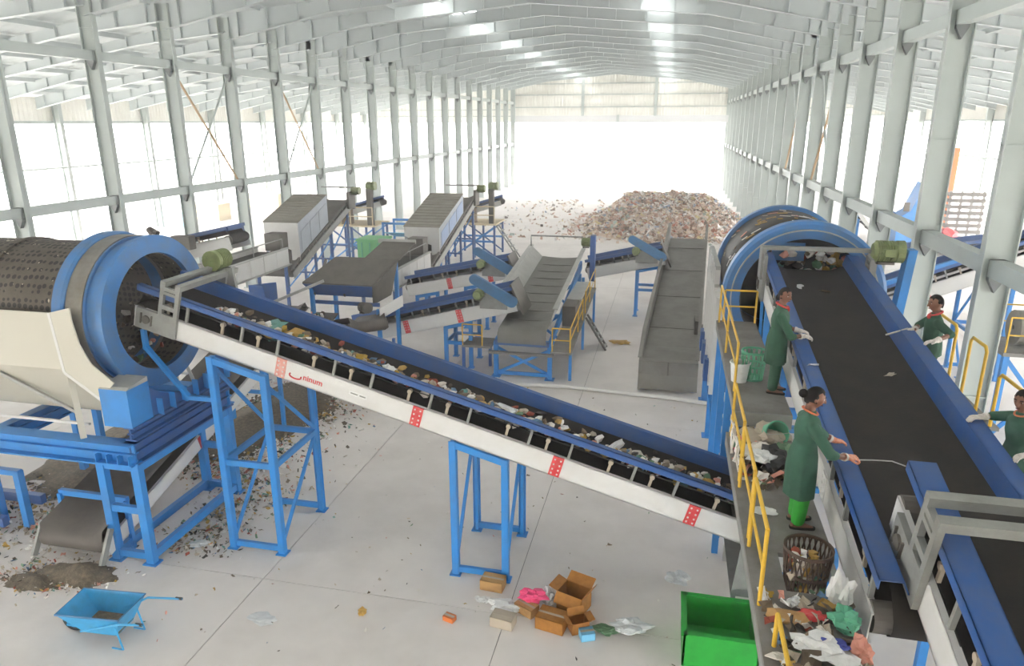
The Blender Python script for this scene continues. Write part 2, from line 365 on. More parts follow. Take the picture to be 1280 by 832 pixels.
# walls
def clad(axis, fixed, a, b, z0, z1, pitch=.3, dep=.05):
    m = MB(); n = int((b - a) / pitch * 2); r0 = []; r1 = []
    for k in range(n + 1):
        u = a + (b - a) * k / n; o = dep if k % 2 else 0
        zz = z1(u) if callable(z1) else z1
        p = (u, fixed + o) if axis == 'x' else (fixed + o, u); r0.append((*p, z0)); r1.append((*p, zz))
    m.sheet([r0, r1]); return m
wf = tag(clad('x', YEND, XL, XR, 7.65, lambda u: roofz(u) - .02).build('wall_far', 'cladding'), kind='structure')
wf['label'] = 'cream ribbed cladding above the open far end'
MB().bx(XL, XR, YEND - .1, YEND, 6.9, 7.65).build('door_head_band', 'cladding_grey', wf)
for z in (8.55, 9.85, 11.0): MB().bx(XL, XR, YEND - .14, YEND - .02, z - .05, z + .05).build('girt', 'column', wf)
for x in (XM - 3.9, XM + 4): MB().bx(x - .15, x + .15, YEND - .2, YEND - .02, 7.6, roofz(x) - .1).build('gable_post', 'column', wf)
MB().bx(XM - .15, XM + .15, YEND - .2, YEND - .02, 6.9, 7.7).build('gable_post', 'column', wf)
for x0, x1 in ((XOL, XL), (XR, XOR)):
    clad('x', YEND, x0, x1, 6.9, lambda u: roofz(u) - .02).build('side_cladding', 'cladding', wf)
    for z in (7.6, 8.3): MB().bx(x0, x1, YEND - .14, YEND - .02, z - .05, z + .05).build('girt', 'column', wf)
wn = tag(clad('x', YNEAR, XOL, XOR, 1.5, lambda u: roofz(u) - .02).build('wall_near_added', 'cladding'), kind='structure'); wn['label'] = 'ribbed near-end cladding behind the camera, added to limit front light'  # unseen wall put in to cut light from behind, low gap left open
wl = tag(clad('y', XOL - .06, YNEAR, YEND, 7.0, 8.4).build('wall_left', 'cladding'), kind='structure'); wl['label'] = 'strip of ribbed cladding high along the left outer side'
wr = tag(clad('y', XOR + .06, YNEAR, YEND, 7.0, 8.4).build('wall_right', 'cladding'), kind='structure'); wr['label'] = 'strip of ribbed cladding high along the right outer side'
for w_, x in ((wl, XOL), (wr, XOR)):
    MB().bx(x - .05, x + .05, YNEAR, YEND, 6.95, 7.1).build('eave_girt', 'column', w_)
# ================================================================== machine helpers
class Fr:
    def __init__(s, tail, head, v):
        s.o = V(tail); d = V(head) - s.o; s.L = d.length; s.u = d.normalized(); s.v = V(v).normalized(); s.w = s.u.cross(s.v)
        if s.w.z < 0: s.w = -s.w
    def p(s, a, b, c): return s.o + s.u * a + s.v * b + s.w * c
    def box(s, m, a0, a1, b0, b1, c0, c1):
        P = s.p; m.hexa([P(a0, b0, c0), P(a1, b0, c0), P(a1, b1, c0), P(a0, b1, c0), P(a0, b0, c1), P(a1, b0, c1), P(a1, b1, c1), P(a0, b1, c1)]); return m
def motor(par, c, ax, r, l, m='motor_green'):
    c = V(c); ax = V(ax).normalized(); b = MB()
    prof = [(0, .01), (0, r * .7), (l * .08, r * .86)]
    n = 8
    for k in range(n):
        t = l * (.1 + .62 * k / n); prof += [(t, r * .9), (t, r), (t + l * .04, r), (t + l * .04, r * .9)]
    prof += [(l * .74, r * .95), (l * .76, r * 1.04), (l, r * 1.04), (l, .01)]
    b.lathe(c, ax, prof, 16); o = b.build('motor', m, par, smooth=False)
    side = ax.cross(V((0, 0, 1))).normalized()
    MB().bar(c + ax * l * .3 + side * r * .95, c + ax * l * .65 + side * r * .95, r * .5, r * .7).build('terminal_box', m, o)
    q = MB(); q.bar(c + ax * l * .15 - V((0, 0, r * 1.03)), c + ax * l * .7 - V((0, 0, r * 1.03)), r * 1.5, r * .22); q.build('mount_foot', 'dark_steel', o)
    return o
def conveyor(t, tail, head, v, W, sh=.34, sk=.37, fl=.1, step=.78, posts=.8, splices=(), splice_mats=('red',), belt='belt', sides='white', skirt='deep_blue', skin=.26, skin_near=.12, head_plate=True, detail=True, skirts=(-1, 1), head_ext=0.):
    f = Fr(tail, head, v); L = f.L
    for s_ in (-1, 1):
        m = MB(); bo = s_ * W / 2; bi = s_ * (W / 2 - .05)
        f.box(m, 0, L, min(bo, s_ * (W / 2 - .012)), max(bo, s_ * (W / 2 - .012)), -sh, 0)
        f.box(m, 0, L, min(bi, bo), max(bi, bo), -.012, .004); f.box(m, 0, L, min(bi, bo), max(bi, bo), -sh - .004, -sh + .012)
        st = m.build('stringer', sides, t)
        for k, a in enumerate(splices):
            q = MB(); e = s_ * (W / 2 + .012); f.box(q, a - .085, a + .085, min(bo, e), max(bo, e), -sh + .01, -.01)
            pl = q.build('joint_plate', splice_mats[min(k, len(splice_mats) - 1)], st)
            if detail:
                q = MB(); e2 = s_ * (W / 2 + .02)
                for da in (-.045, .045):
                    for c in (-.06, -.14, -.22, -.29):
                        if -c < sh: f.box(q, a + da - .012, a + da + .012, min(e, e2), max(e, e2), c - .012, c + .012)
                q.build('bolt_heads', 'white', pl)
        if s_ in skirts:
            m = MB(); e = s_ * (W / 2 - .012); f.box(m, .0, L + head_ext, min(bo, e), max(bo, e), sk - .1, sk)
            e = s_ * (W / 2 - fl); f.box(m, .0, L + head_ext, min(bo, e), max(bo, e), sk - .012, sk)
            b1 = s_ * (W / 2 - fl); b2 = s_ * (W / 2 - fl - .05); th = s_ * .012; P = f.p; sd_ = skin_near if s_ < 0 else skin
            m.hexa([P(0, b2, sk - sd_), P(L + head_ext, b2, sk - sd_), P(L + head_ext, b2 + th, sk - sd_), P(0, b2 + th, sk - sd_), P(0, b1, sk), P(L + head_ext, b1, sk), P(L + head_ext, b1 + th, sk), P(0, b1 + th, sk)])
            m.build('skirt', skirt, t)
            if detail:
                src = None; n = int((L - .3) / posts); s0 = None
                for k in range(n):
                    a = .25 + k * posts + (.12 if k % 2 else -.05)
                    if src is None:
                        m = MB(); b_ = s_ * (W / 2 - .035); f.box(m, a - .02, a + .02, min(b_ - .02, b_ + .02), max(b_ - .02, b_ + .02), 0, sk - .012); src = m.build('skirt_post', 'grey', t); s0 = a
                        m = MB(); a2 = a + posts * .45; b_ = s_ * (W / 2 - .07); m.bar(f.p(a2, b_, 0), f.p(a2, b_, .14), .03, .04); m.tube(f.p(a2 - .0, b_ - .03, .16), f.p(a2, b_ + .03, .16), .038, n=8); br = m.build('idler_bracket', 'waste_1', t)
                    else:
                        part_copy(src, t, f.u * (a - s0)); part_copy(br, t, f.u * (a - s0))
    # belt
    hw = W / 2 - fl * .7; m = MB(); prof = [(-hw, .2), (-hw * .55, .06), (hw * .55, .06), (hw, .2)]; n = max(2, int(L / 1.2)); rows_ = []
    for k in range(n + 1):
        a = .08 + (L - .16) * k / n; rows_.append([f.p(a, b, c) for b, c in prof])
    ends = []
    for a0, sgn in ((.08, -1), (L - .08, 1)):
        arc = []
        for q in range(1, 7):
            an = math.pi * q / 6; arc.append([f.p(a0 + sgn * math.sin(an) * .15, b * .97, (.06 - .15) + .15 * math.cos(an)) for b, c in prof])
        ends.append(arc)
    rows_ = list(reversed(ends[0])) + rows_ + ends[1]
    m.sheet(rows_); bo_ = m.build('belt', belt, t, smooth=True)
    m = MB(); f.box(m, .1, L - .1, -hw * .95, hw * .95, -.25, -.235); m.build('return_belt', belt, t)
    for a in (.08, L - .08):
        m = MB(); m.tube(f.p(a, -W / 2 + .02, -.09), f.p(a, W / 2 - .02, -.09), .135, n=16); m.build('end_roller', 'dark_steel', t)
    return f
def head_frame(t, f, a, W, h=.55, beams=True, m='grey', ext=.25):
    # pierced side plates and two beams across the belt
    for s_ in (-1, 1):
        q = MB(); b0 = s_ * (W / 2 + .005); b1 = s_ * (W / 2 + .06); lo, hi = min(b0, b1), max(b0, b1)
        f.box(q, a - .17, a - .10, lo, hi, -.32, h); f.box(q, a + .10, a + .17, lo, hi, -.32, h)
        for c0, c1 in ((-.32, .05), (.13, .2), (.38, .43), (h - .06, h)): f.box(q, a - .1, a + .1, lo, hi, c0, c1)
        f.box(q, a + .17, a + .55, lo, hi, -.32, .02)
        q.build('head_plate', m, t)
        q = MB(); 
        e = s_ * (W / 2 + .085); f.box(q, a + .25, a + .27, min(b1, e), max(b1, e), -.22, -.05); f.box(q, a + .44, a + .46, min(b1, e), max(b1, e), -.22, -.05)
        q.tube(f.p(a + .36, b1, -.14), f.p(a + .36, e, -.14), .07, n=12); q.build('bearing', 'dark_steel', t)
    if beams:
        for da in (-.13, .13):
            q = MB(); f.box(q, a + da - .045, a + da + .045, -W / 2 - .06, W / 2 + ext, h, h + .09); q.build('cross_beam', m, t)
def trestle(t, x0, x1, y0, y1, zt, levels=(), m='blue', w=.1, brace=True, base=True, feet=True, xbrace=False):
    # four legs standing on the floor; zt(x) = height of the top
    for x in (x0, x1):
        for y in (y0, y1):
            q = MB(); q.angle((x, y, .015), (x, y, zt(x)), w, .014, up=(0, 1 if y == y0 else -1, 0)); q.bar((x, y, .02), (x, y, zt(x)), w * .55, w); lg = q.build('leg', m, t)
            if feet: MB().bx(x - w * .9, x + w * .9, y - w * .9, y + w * .9, 0, .02).build('foot_plate', m, lg)
    for y in (y0, y1):
        q = MB(); q.bar((x0, y, zt(x0) - .06), (x1, y, zt(x1) - .06), w * .8, w); q.build('top_beam', m, t)
        for z in list(levels) + ([.1] if base else []):
            MB().bar((x0, y, z), (x1, y, z), w * .6, w).build('tie_beam', m, t)
    for x in (x0, x1):
        for z in list(levels):
            MB().bar((x, y0, z), (x, y1, z), w * .6, w).build('tie_beam', m, t)
        if brace:
            zz = levels[0] if levels else zt(x) - .2
            MB().bar((x, y0, .15), (x, y1, zz), w * .5, .05).build('diagonal', m, t)
            if levels: MB().bar((x, y1, zz + .05), (x, y0, zt(x) - .15), w * .5, .05).build('diagonal', m, t)
    if xbrace:
        for y in (y0,):
            zz = zt(x0) - .2
            MB().bar((x0, y, .15), (x1, y, zz), .04, .07).build('diagonal', m, t); MB().bar((x1, y + .03, .15), (x0, y + .03, zz), .04, .07).build('diagonal', m, t)
def railing(t, pts, h, m='yellow', r=.019, mid=True, name='handrail'):
    # pts along the platform edge (at foot level)
    for p in pts:
        MB().tube(p, V(p) + V((0, 0, h)), r, n=8).build('rail_post', m, t)
    MB().path([V(p) + V((0, 0, h)) for p in pts], r, 8).build('top_rail', m, t)
    if mid: MB().path([V(p) + V((0, 0, h * .5)) for p in pts], r * .85, 8).build('middle_rail', m, t)
def text_mesh(txt, size, name, mt, par, loc, xdir, ydir):
    c = bpy.data.curves.new(name, 'FONT'); c.body = txt; c.size = size; c.extrude = .002; c.resolution_u = 3; c.offset = size * .012
    o = bpy.data.objects.new(name, c); COL.objects.link(o)
    dg = bpy.context.evaluated_depsgraph_get(); me = bpy.data.meshes.new_from_object(o.evaluated_get(dg)); bpy.data.objects.remove(o)
    x = V(xdir).normalized(); y = V(ydir).normalized(); z = x.cross(y); org = ORG[par.name]
    M_ = Matrix((x, y, z)).transposed()
    for v_ in me.vertices: v_.co = M_ @ v_.co + V(loc) - org
    me.materials.clear(); me.materials.append(MATS[mt]); ob = bpy.data.objects.new(name, me); COL.objects.link(ob); ob.parent = par; ORG[ob.name] = org
    return ob
def waste_mesh(spots, sub=1, amp=.5):
    m = MB()
    for k, (c, r, fl_) in enumerate(spots):
        m.cur = R_.choice(WASTE); m.blob(c, r, amp, sub, R_.uniform(0, 50), fl_)
    return m
WM = ['waste_%d' % i for i in range(NW)]
def chip_mesh(spots, pal=WASTE):   # thin crumpled scraps: small bent quads with thickness
    m = MB()
    for c, r in spots:
        m.cur = R_.choice(pal); rot = Matrix.Rotation(R_.uniform(0, 6.3), 3, 'Z') @ Matrix.Rotation(R_.uniform(-1.1, 1.1), 3, 'X') @ Matrix.Rotation(R_.uniform(-1.1, 1.1), 3, 'Y')
        a = r * R_.uniform(.6, 1.4); b = r * R_.uniform(.3, .9); h = r * .25; c = V(c)
        P = [(-a, -b, 0), (0, -b * .7, h), (a, -b, 0), (a, b, h * .6), (0, b, -h * .5), (-a * .8, b, h)]; th = V((0, 0, r * .12))
        top = [c + rot @ (V(p) + th) for p in P]; bot = [c + rot @ V(p) for p in P]
        m._add(top + bot, [(0, 1, 4, 5), (1, 2, 3, 4), (11, 10, 7, 6), (10, 9, 8, 7), (0, 6, 7, 1), (1, 7, 8, 2), (2, 8, 9, 3), (3, 9, 10, 4), (4, 10, 11, 5), (5, 11, 6, 0)])
    return m

# ================================================================== conveyor of mixed waste rising to the left drum
zc1 = lambda x: 1.865 - .281 * x
c1 = thing('inclined_conveyor', 'long white and blue conveyor carrying mixed waste up to the left drum', 'conveyor', (-3.4, 9.975, 0))
f1 = conveyor(c1, (1.42, 9.975, zc1(1.42)), (-8.28, 9.975, zc1(-8.28)), (0, 1, 0), 1.15, splices=(.82, 2.9, 5.15, 7.45), splice_mats=('red', 'red', 'red', 'faded_red'))
head_frame(c1, f1, f1.L - .62, 1.15, .5, ext=.35)
q = MB(); q.hexa([(-8.0, 10.62, 3.95), (-7.2, 10.62, 3.75), (-7.2, 10.68, 3.75), (-8.0, 10.68, 3.95), (-8.0, 10.62, 4.5), (-7.3, 10.62, 4.6), (-7.3, 10.68, 4.6), (-8.0, 10.68, 4.5)]); q.build('gear_guard', 'grey', c1)
mo = motor(c1, (-7.62, 10.95, 4.72), (0, -1, 0), .17, .42)
trestle(c1, -6.96, -6.05, 9.3, 10.72, lambda x: zc1(x) - .36, (1.62,))
trestle(c1, -3.02, -2.2, 9.4, 10.72, lambda x: zc1(x) - .36, (), brace=True)
MB().bar((-7.0, 9.3, 2.72), (-7.45, 9.3, 2.72), .07, .07).build('head_strut', 'blue', c1)
MB().bar((-7.43, 9.3, 2.70), (-8.2, 9.4, 3.5), .07, .07).build('head_strut', 'blue', c1)
MB().bar((-8.2, 9.4, 3.46), (-8.2, 9.4, 3.8), .07, .07).build('head_strut', 'blue', c1)
# lettering and paper strip on the near stringer
sf = [o for o in c1.children if o.name.startswith('stringer')][0]
ud = -f1.u
pt = lambda a, c: f1.p(a, -1.15 / 2 - .006, c)
text_mesh('ninum', .135, 'lettering', 'red', sf, pt(7.06, -.235), ud, f1.w)
m = MB(); pts = []
for k in range(13):
    an = math.radians(150 + 235 * k / 12); pts.append(pt(7.19 - .1 * math.cos(an), -.2 + .045 * math.sin(an) - .02))
m.path(pts, .012, 6); m.build('swoosh_mark', 'red', sf)
m = MB(); f1.box(m, 5.98, 6.28, -.583, -.578, -.2, -.13); m.build('paper_strip', 'bag_white', sf)
m = MB(); f1.box(m, 6.0, 6.1, -.586, -.582, -.175, -.155); f1.box(m, 6.13, 6.25, -.586, -.582, -.175, -.155); m.build('printed_line', 'grey', sf)
# waste on the belt
sp = []
for k in range(620):
    a = R_.uniform(.2, 9.0); b = R_.gauss(-.1, .13); sz = R_.uniform(.025, .085); sp.append((f1.p(a, max(-.3, min(.36, b)), .11 + abs(R_.gauss(0, .05))), (sz * R_.uniform(.8, 1.7), sz, sz * R_.uniform(.5, 1)), .8))
tag(waste_mesh(sp).build('mixed_waste', WM, loc=f1.p(4, 0, .06)), 'layer of mixed household waste lying on the long conveyor belt', 'waste', kind='stuff')
big = [(2.15, .0, 'plastic_bag', 'crumpled white plastic bag low on the waste conveyor', 'bag', 'bag_white', .13), (3.05, .02, 'plastic_bag', 'white plastic bag midway up the waste conveyor', 'bag', 'bag_white', .11), (3.9, .0, 'plastic_bag', 'greyish crumpled bag on the waste conveyor above the trestle', 'bag', 'bag_clear', .13), (5.9, -.05, 'plastic_bag', 'ragged white bag on the upper half of the waste conveyor', 'bag', 'bag_white', .13), (6.4, .0, 'food_waste', 'yellowish lump of waste on the upper belt', 'waste', 'waste_11', .1), (7.6, .02, 'food_waste', 'mustard-coloured clump of waste near the top of the belt', 'waste', 'waste_4', .13), (8.0, .1, 'plastic_bag', 'torn green plastic bag near the top of the belt', 'bag', 'waste_12', .14), (4.6, .03, 'plastic_bag', 'dull brown torn bag on the middle of the belt', 'bag', 'waste_1', .11), (1.3, -.02, 'plastic_bag', 'pale flattened bag near the foot of the waste conveyor', 'bag', 'waste_0', .11), (5.2, .02, 'food_waste', 'orange-brown lump of waste in mid-belt', 'waste', 'waste_5', .08)]
for k, (a, b, nm, lb, ct, mt, r) in enumerate(big):
    tag(MB().blob(f1.p(a, b, .17), (r * 1.4, r, r * .6), .6, 2, k + 3, .7).build(nm, mt, smooth=False, loc=f1.p(a, b, .1)), lb, ct, 'larger pieces on the waste conveyor')

# ================================================================== left rotary drum (trommel)
TY, TZ = 9.95, 3.96
t1 = thing('drum_screen', 'rotary drum screen with blue ring and cream hopper at far left', 'drum screen', (-9, 9.9, 0))
D = lambda: MB()
m = D(); m.lathe((-8.3, TY, TZ), (-1, 0, 0), [(.0, .98), (0, 1.27), (.1, 1.27), (.1, 1.2), (.32, 1.2), (.32, 1.24), (.36, 1.24), (.36, 1.0), (.36, .98)], 64, closed=True); m.build('front_ring', 'ring_blue', t1, smooth=False)
m = D(); m.lathe((-8.66, TY, TZ), (-1, 0, 0), [(0, 1.0), (0, 1.26), (.3, 1.26), (.3, 1.0)], 64, closed=True); m.build('riding_band', 'steel_band', t1)
m = D(); m.lathe((-8.96, TY, TZ), (-1, 0, 0), [(0, 1.0), (0, 1.28), (.04, 1.31), (.2, 1.31), (.24, 1.26), (.24, 1.0)], 64, closed=True); m.build('rear_ring', 'ring_blue', t1)
m = D(); m.lathe((-8.4, TY, TZ), (-1, 0, 0), [(0, .96), (0, .98), (.4, 1.0), (.8, 1.13), (7.5, 1.13), (7.5, 1.11), (.8, 1.11), (.4, .97)], 64, closed=True); m.build('drum_shell', 'drum_plate', t1, smooth=True)
for x in (-10.6, -12.2, -13.8):
    m = D(); m.lathe((x, TY, TZ), (-1, 0, 0), [(0, 1.12), (0, 1.165), (.12, 1.165), (.12, 1.12)], 64, closed=True); m.build('drum_band', 'drum_plate', t1)
sp = []
for k in range(150):
    an = R_.uniform(math.pi * 1.05, math.pi * 1.95); x = R_.uniform(-11.5, -8.6); rr = R_.uniform(.86, .95) if x > -9 else R_.uniform(.9, 1.04); sz = R_.uniform(.03, .09)
    sp.append(((x, TY + rr * math.cos(an), TZ + rr * math.sin(an)), (sz, sz, sz * .7), 1))
m = waste_mesh(sp); o = m.build('tumbling_waste', WM, t1); o['kind'] = 'stuff'
# cream hopper under the drum, one side towards the camera and its mirror behind
def hop(sgn):
    y = lambda d: TY + sgn * d
    P = [(-15.2, y(1.26), 4.2), (-9.2, y(1.26), 4.2), (-9.2, y(1.26), 3.28), (-15.2, y(1.26), 3.28)]
    MB().prism(P, (0, -sgn * .02, 0)).build('hopper_side', 'cream', t1)
    P = [(-15.2, y(1.26), 3.28), (-9.2, y(1.26), 3.28), (-8.75, y(.78), 2.4), (-15.2, y(.78), 2.4)]
    MB().prism(P, (0, -sgn * .02, 0)).build('hopper_slope', 'cream', t1)
    # flared guard plate beside the ring, its edge cut round
    poly = [(-9.1, 4.24), (-8.71, 4.34), (-8.71, 4.14), (-8.65, 3.77), (-8.5, 3.46), (-8.15, 3.18), (-8.43, 2.88), (-9.02, 3.29)]
    yp = TY + sgn * 1.37
    MB().prism([(p[0], yp, p[1]) for p in poly], (0, sgn * .02, 0)).build('guard_plate', 'cream', t1)
    MB().bar((-9.1, yp, 4.24), (-9.02, yp, 3.29), .05, .05).build('guard_edge', 'white', t1)
    MB().bar((-9.02, yp, 3.29), (-8.43, yp, 2.88), .05, .05).build('guard_edge', 'white', t1)
    for x in (-14.4, -12.6, -10.75, -9.02):
        MB().bar((x - .1, y(1.2), 3.2), (x + .12, y(1.38), 2.1), .09, .06).build('hopper_strut', 'cream', t1)
    for x in (-12.4, -10.6):
        MB().bar((x, y(1.24), 3.2), (x + 1.2, y(.95), 2.42), .05, .05).build('hopper_brace', 'light_grey', t1)
    MB().bar((-15.2, y(1.22), 2.36), (-8.9, y(1.22), 2.36), .04, .04).build('hopper_rail', 'white', t1)
hop(-1); hop(1)
# base frame
def ibeam(name, p, q_, w, h, mt, par):
    p = V(p); q_ = V(q_); m = MB(); m.bar(p, q_, .03, h); 
    for s_ in (-1, 1): m.bar(p + V((0, 0, s_ * h / 2)), q_ + V((0, 0, s_ * h / 2)), w, .025)
    m.bar(p, q_, w * .55, .025); return m.build(name, mt, par)
for y in (TY - 1.38, TY + 1.12):
    ibeam('base_beam', (-15.5, y, 2.0), (-7.98, y, 2.0), .26, .34, 'blue', t1)
ibeam('cross_beam', (-8.05, TY - 1.4, 2.0), (-8.05, TY + 1.15, 2.0), .24, .34, 'deep_blue', t1)
ibeam('cross_beam', (-8.0, TY - 1.4, 2.34), (-8.0, TY + 1.15, 2.34), .2, .2, 'deep_blue', t1)
ibeam('cross_beam', (-10.9, TY - 1.4, 1.9), (-10.9, TY + 1.15, 1.9), .2, .3, 'blue', t1)
m = MB()
for k in range(4): x = -8.62 + k * .2; m.bx(x, x + .012, TY - 1.52, TY - 1.38, 1.86, 2.0)
m.bx(-8.64, -8.0, TY - 1.52, TY - 1.38, 1.84, 1.86); m.build('beam_ribs', 'blue', t1)
bxx = MB(); bxx.bx(-8.42, -7.92, TY - 1.42, TY - .95, 2.46, 3.08); rb = bxx.build('roller_box', 'blue', t1)
MB().hexa([(-8.42, TY - 1.42, 3.08), (-7.92, TY - 1.42, 3.08), (-7.92, TY - .95, 3.08), (-8.42, TY - .95, 3.08), (-8.42, TY - 1.36, 3.11), (-7.92, TY - 1.36, 3.11), (-7.92, TY - .95, 3.16), (-8.42, TY - .95, 3.16)]).build('box_lid', 'light_grey', rb)
# saddle plate under the ring
poly = [(-7.95, TY - .95, 2.44), (-7.95, TY + 1.2, 2.44), (-7.95, TY + 1.2, 3.15)]
poly += [(-7.95, TY + 1.36 * math.cos(a_), TZ + 1.36 * math.sin(a_)) for a_ in [math.radians(-38 - k * 10.4) for k in range(11)]] + [(-7.95, TY - .95, 3.0)]
MB().prism(poly, (-.03, 0, 0)).build('saddle_plate', 'deep_blue', t1)
src = None
for k in range(7):
    y = TY - .8 + k * .3; MB().bx(-7.95, -7.84, y, y + .015, 2.44, 2.72).build('saddle_rib', 'blue', t1)
for y in (TY - 1.36, TY + 1.05):
    for x in (-8.67, -8.02):
        q = MB(); q.bx(x - .07, x + .07, y - .06, y + .06, .015, 1.85); lg = q.build('leg', 'blue', t1); MB().bx(x - .12, x + .12, y - .1, y + .1, 0, .02).build('foot_plate', 'blue', lg)
    for z in (.14, .98, 1.75): MB().bx(-8.6, -8.09, y - .04, y + .04, z - .06, z + .06).build('leg_rung', 'blue', t1)
for x in (-8.67, -8.02):
    for z in (.14,): MB().bx(x - .05, x + .05, TY - 1.3, TY + 1.0, z - .07, z + .07).build('sole_beam', 'blue', t1)
MB().bx(-8.12, -7.96, TY - 1.3, TY + 1.0, 1.68, 1.8).build('side_tie', 'blue', t1)
for x in (-11.55, -11.0):
    for y in (TY - .85, TY + 1.05):
        q = MB(); q.bx(x - .06, x + .06, y - .06, y + .06, 0, 1.8 if y > TY else 1.1); q.build('leg', 'blue', t1)
MB().bx(-11.6, -10.95, TY - .9, TY - .8, 1.02, 1.12).build('leg_rung', 'blue', t1)
for y in (TY - 1.1, TY - .3): MB().bx(-15, -11.2, y - .06, y + .06, .12, .3).build('sole_beam', 'deep_blue', t1)
motor(t1, (-12.3, TY - 1.25, 1.45), (1, -.15, 0), .16, .5)
m = MB(); m.lathe((-11.75, TY - 1.2, 1.42), (1, 0, 0), [(0, .02), (0, .19), (.45, .19), (.5, .12), (.5, .02)], 20); m.build('gearbox', 'blue', t1)

# ------------------------------------------------------------------ conveyor under the drum
u1 = thing('discharge_conveyor', 'short dusty belt conveyor poking out beneath the left drum', 'conveyor', (-9.3, 9, 0))
fu = conveyor(u1, (-9.3, 8.35, .42), (-9.3, 15.6, 2.55), (1, 0, 0), 1.3, sh=.26, sk=.2, fl=.06, belt='belt_dust', splices=(2.7, 5.2), detail=False, skirts=())
MB().bar((-10.0, 8.95, .9), (-8.65, 8.95, .9), .08, .1).build('tie_bar', 'blue', u1)
for x in (-9.96, -8.64):
    m = MB(); m.bar((x, 8.2, .12), (x, 8.5, .62), .05, .1); m.build('tail_bracket', 'grey', u1)
    m = MB(); m.bar((x, 13.9, 0), (x, 13.9, 1.8), .08, .08); m.build('leg', 'blue', u1)
    m = MB(); m.bar((x, 8.9, 0), (x, 8.9, .9), .07, .07); m.build('leg', 'blue', u1)
MB().bar((-9.96, 13.9, .9), (-8.64, 13.9, .9), .06, .08).build('tie_bar', 'blue', u1)
# ================================================================== sorting belt on the right
zs = lambda y: 3.72 + .12 * (y - 7)
s1 = thing('sorting_conveyor', 'wide dark sorting belt with blue sides leading out of the right drum', 'conveyor', (2.65, 9.5, 0))
SK = .36
fs = conveyor(s1, (2.65, 5.35, zs(5.35) - SK), (2.65, 14.25, zs(14.25) - SK), (1, 0, 0), 1.7, sk=SK, fl=.19, skin=.2, skin_near=.12, sh=.32, splices=(2.0, 5.4), splice_mats=('white',), posts=.85)
head_frame(s1, fs, fs.L - .75, 1.7, .55, beams=False)
MB().bar((1.72, 13.55, zs(13.5) + .28), (3.75, 13.55, zs(13.5) + .28), .1, .07).build('cross_beam', 'grey', s1)
MB().bar((1.72, 13.75, zs(13.7) + .24), (3.75, 13.75, zs(13.7) + .24), .06, .05).build('cross_beam', 'grey', s1)
for x in (1.74, 3.62): MB().bx(x - .04, x + .04, 13.45, 13.8, zs(13.5) - .3, zs(13.5) + .28).build('beam_post', 'grey', s1)
motor(s1, (3.55, 13.45, zs(13.5) + .3), (1, 0, 0), .19, .5)
MB().hexa([(4.02, 13.3, 3.6), (4.16, 13.3, 3.6), (4.16, 13.62, 3.6), (4.02, 13.62, 3.6), (4.1, 13.3, 4.85), (4.24, 13.3, 4.85), (4.24, 13.55, 4.85), (4.1, 13.55, 4.85)]).build('chain_guard', 'blue', s1)
for y in (5.9, 8.3, 10.8, 13.1):
    for x in (1.86, 3.44):
        m = MB(); m.bar((x, y, 0), (x, y, zs(y) - .7), .1, .1); lg = m.build('leg', 'blue', s1); MB().bx(x - .1, x + .1, y - .1, y + .1, 0, .02).build('foot_plate', 'blue', lg)
    MB().bar((1.86, y, 1.4), (3.44, y, 1.4), .07, .09).build('tie_beam', 'blue', s1)
    MB().bar((1.86, y, .1), (1.86, y + .9, zs(y) - .75), .05, .05).build('diagonal', 'blue', s1)
# scraps on the belt
for k, (x, y, r, mt, lb) in enumerate([(2.35, 13.1, .07, 'bag_white', 'white scrap near the drum mouth on the sorting belt'), (3.0, 9.7, .06, 'waste_1', 'greyish leaf-like scrap in the middle of the sorting belt'), (1.93, 9.2, .05, 'bag_clear', 'small pale scrap on the blue edge beside the worker'), (2.75, 12.9, .06, 'waste_2', 'thin brown scrap near the upper end of the sorting belt')]):
    z = zs(y) - SK + .07 if 2.1 < x < 3.2 else zs(y)
    tag(MB().blob((x, y, z + .02), (r * 1.5, r, r * .35), .6, 2, k + 40, .5).build('scrap', mt, loc=(x, y, z)), lb, 'scrap', 'scraps on the sorting belt')

# ------------------------------------------------------------------ right drum
t2 = thing('drum_screen', 'rotary drum screen with large blue ring behind the sorting belt', 'drum screen', (2.6, 16, 0))
UX, UZ = 2.62, 3.7; RR = 1.5
A = (0, 1, 0)
m = MB(); m.lathe((UX, 14.15, UZ), A, [(0, RR * .78), (0, RR - .06), (.04, RR), (.3, RR), (.3, RR * .78)], 72, closed=True); m.build('front_ring', 'ring_blue', t2)
m = MB(); m.lathe((UX, 14.10, UZ), A, [(0, RR * .885), (0, RR * .9), (.06, RR * .9), (.06, RR * .885)], 72, closed=True); m.build('ring_bead', 'light_grey', t2)
m = MB(); m.lathe((UX, 14.42, UZ), A, [(0, RR * .8), (0, RR * .97), (.2, RR * .97), (.2, RR * .8)], 72, closed=True); m.build('riding_band', 'steel_band', t2)
m = MB(); m.lathe((UX, 14.3, UZ), A, [(0, RR * .76), (0, RR * .78), (.35, RR * .8), (.36, RR * .9), (3.2, RR * .9), (3.2, RR * .885), (.37, RR * .885), (.35, RR * .78)], 64, closed=True); m.build('drum_shell', 'drum_dark', t2, smooth=True)
m = MB(); m.lathe((UX, 17.3, UZ), A, [(0, RR * .88), (0, RR * .96), (.22, RR * .96), (.22, RR * .88)], 64, closed=True); m.build('rear_ring', 'ring_blue', t2)
m = MB(); m.lathe((UX, 17.35, UZ), A, [(0, .02), (0, RR * .9), (.04, RR * .9), (.04, .02)], 48); m.build('dark_backing_disc', 'drum_dark', t2)  # dark disc added to shut out daylight showing through the drum
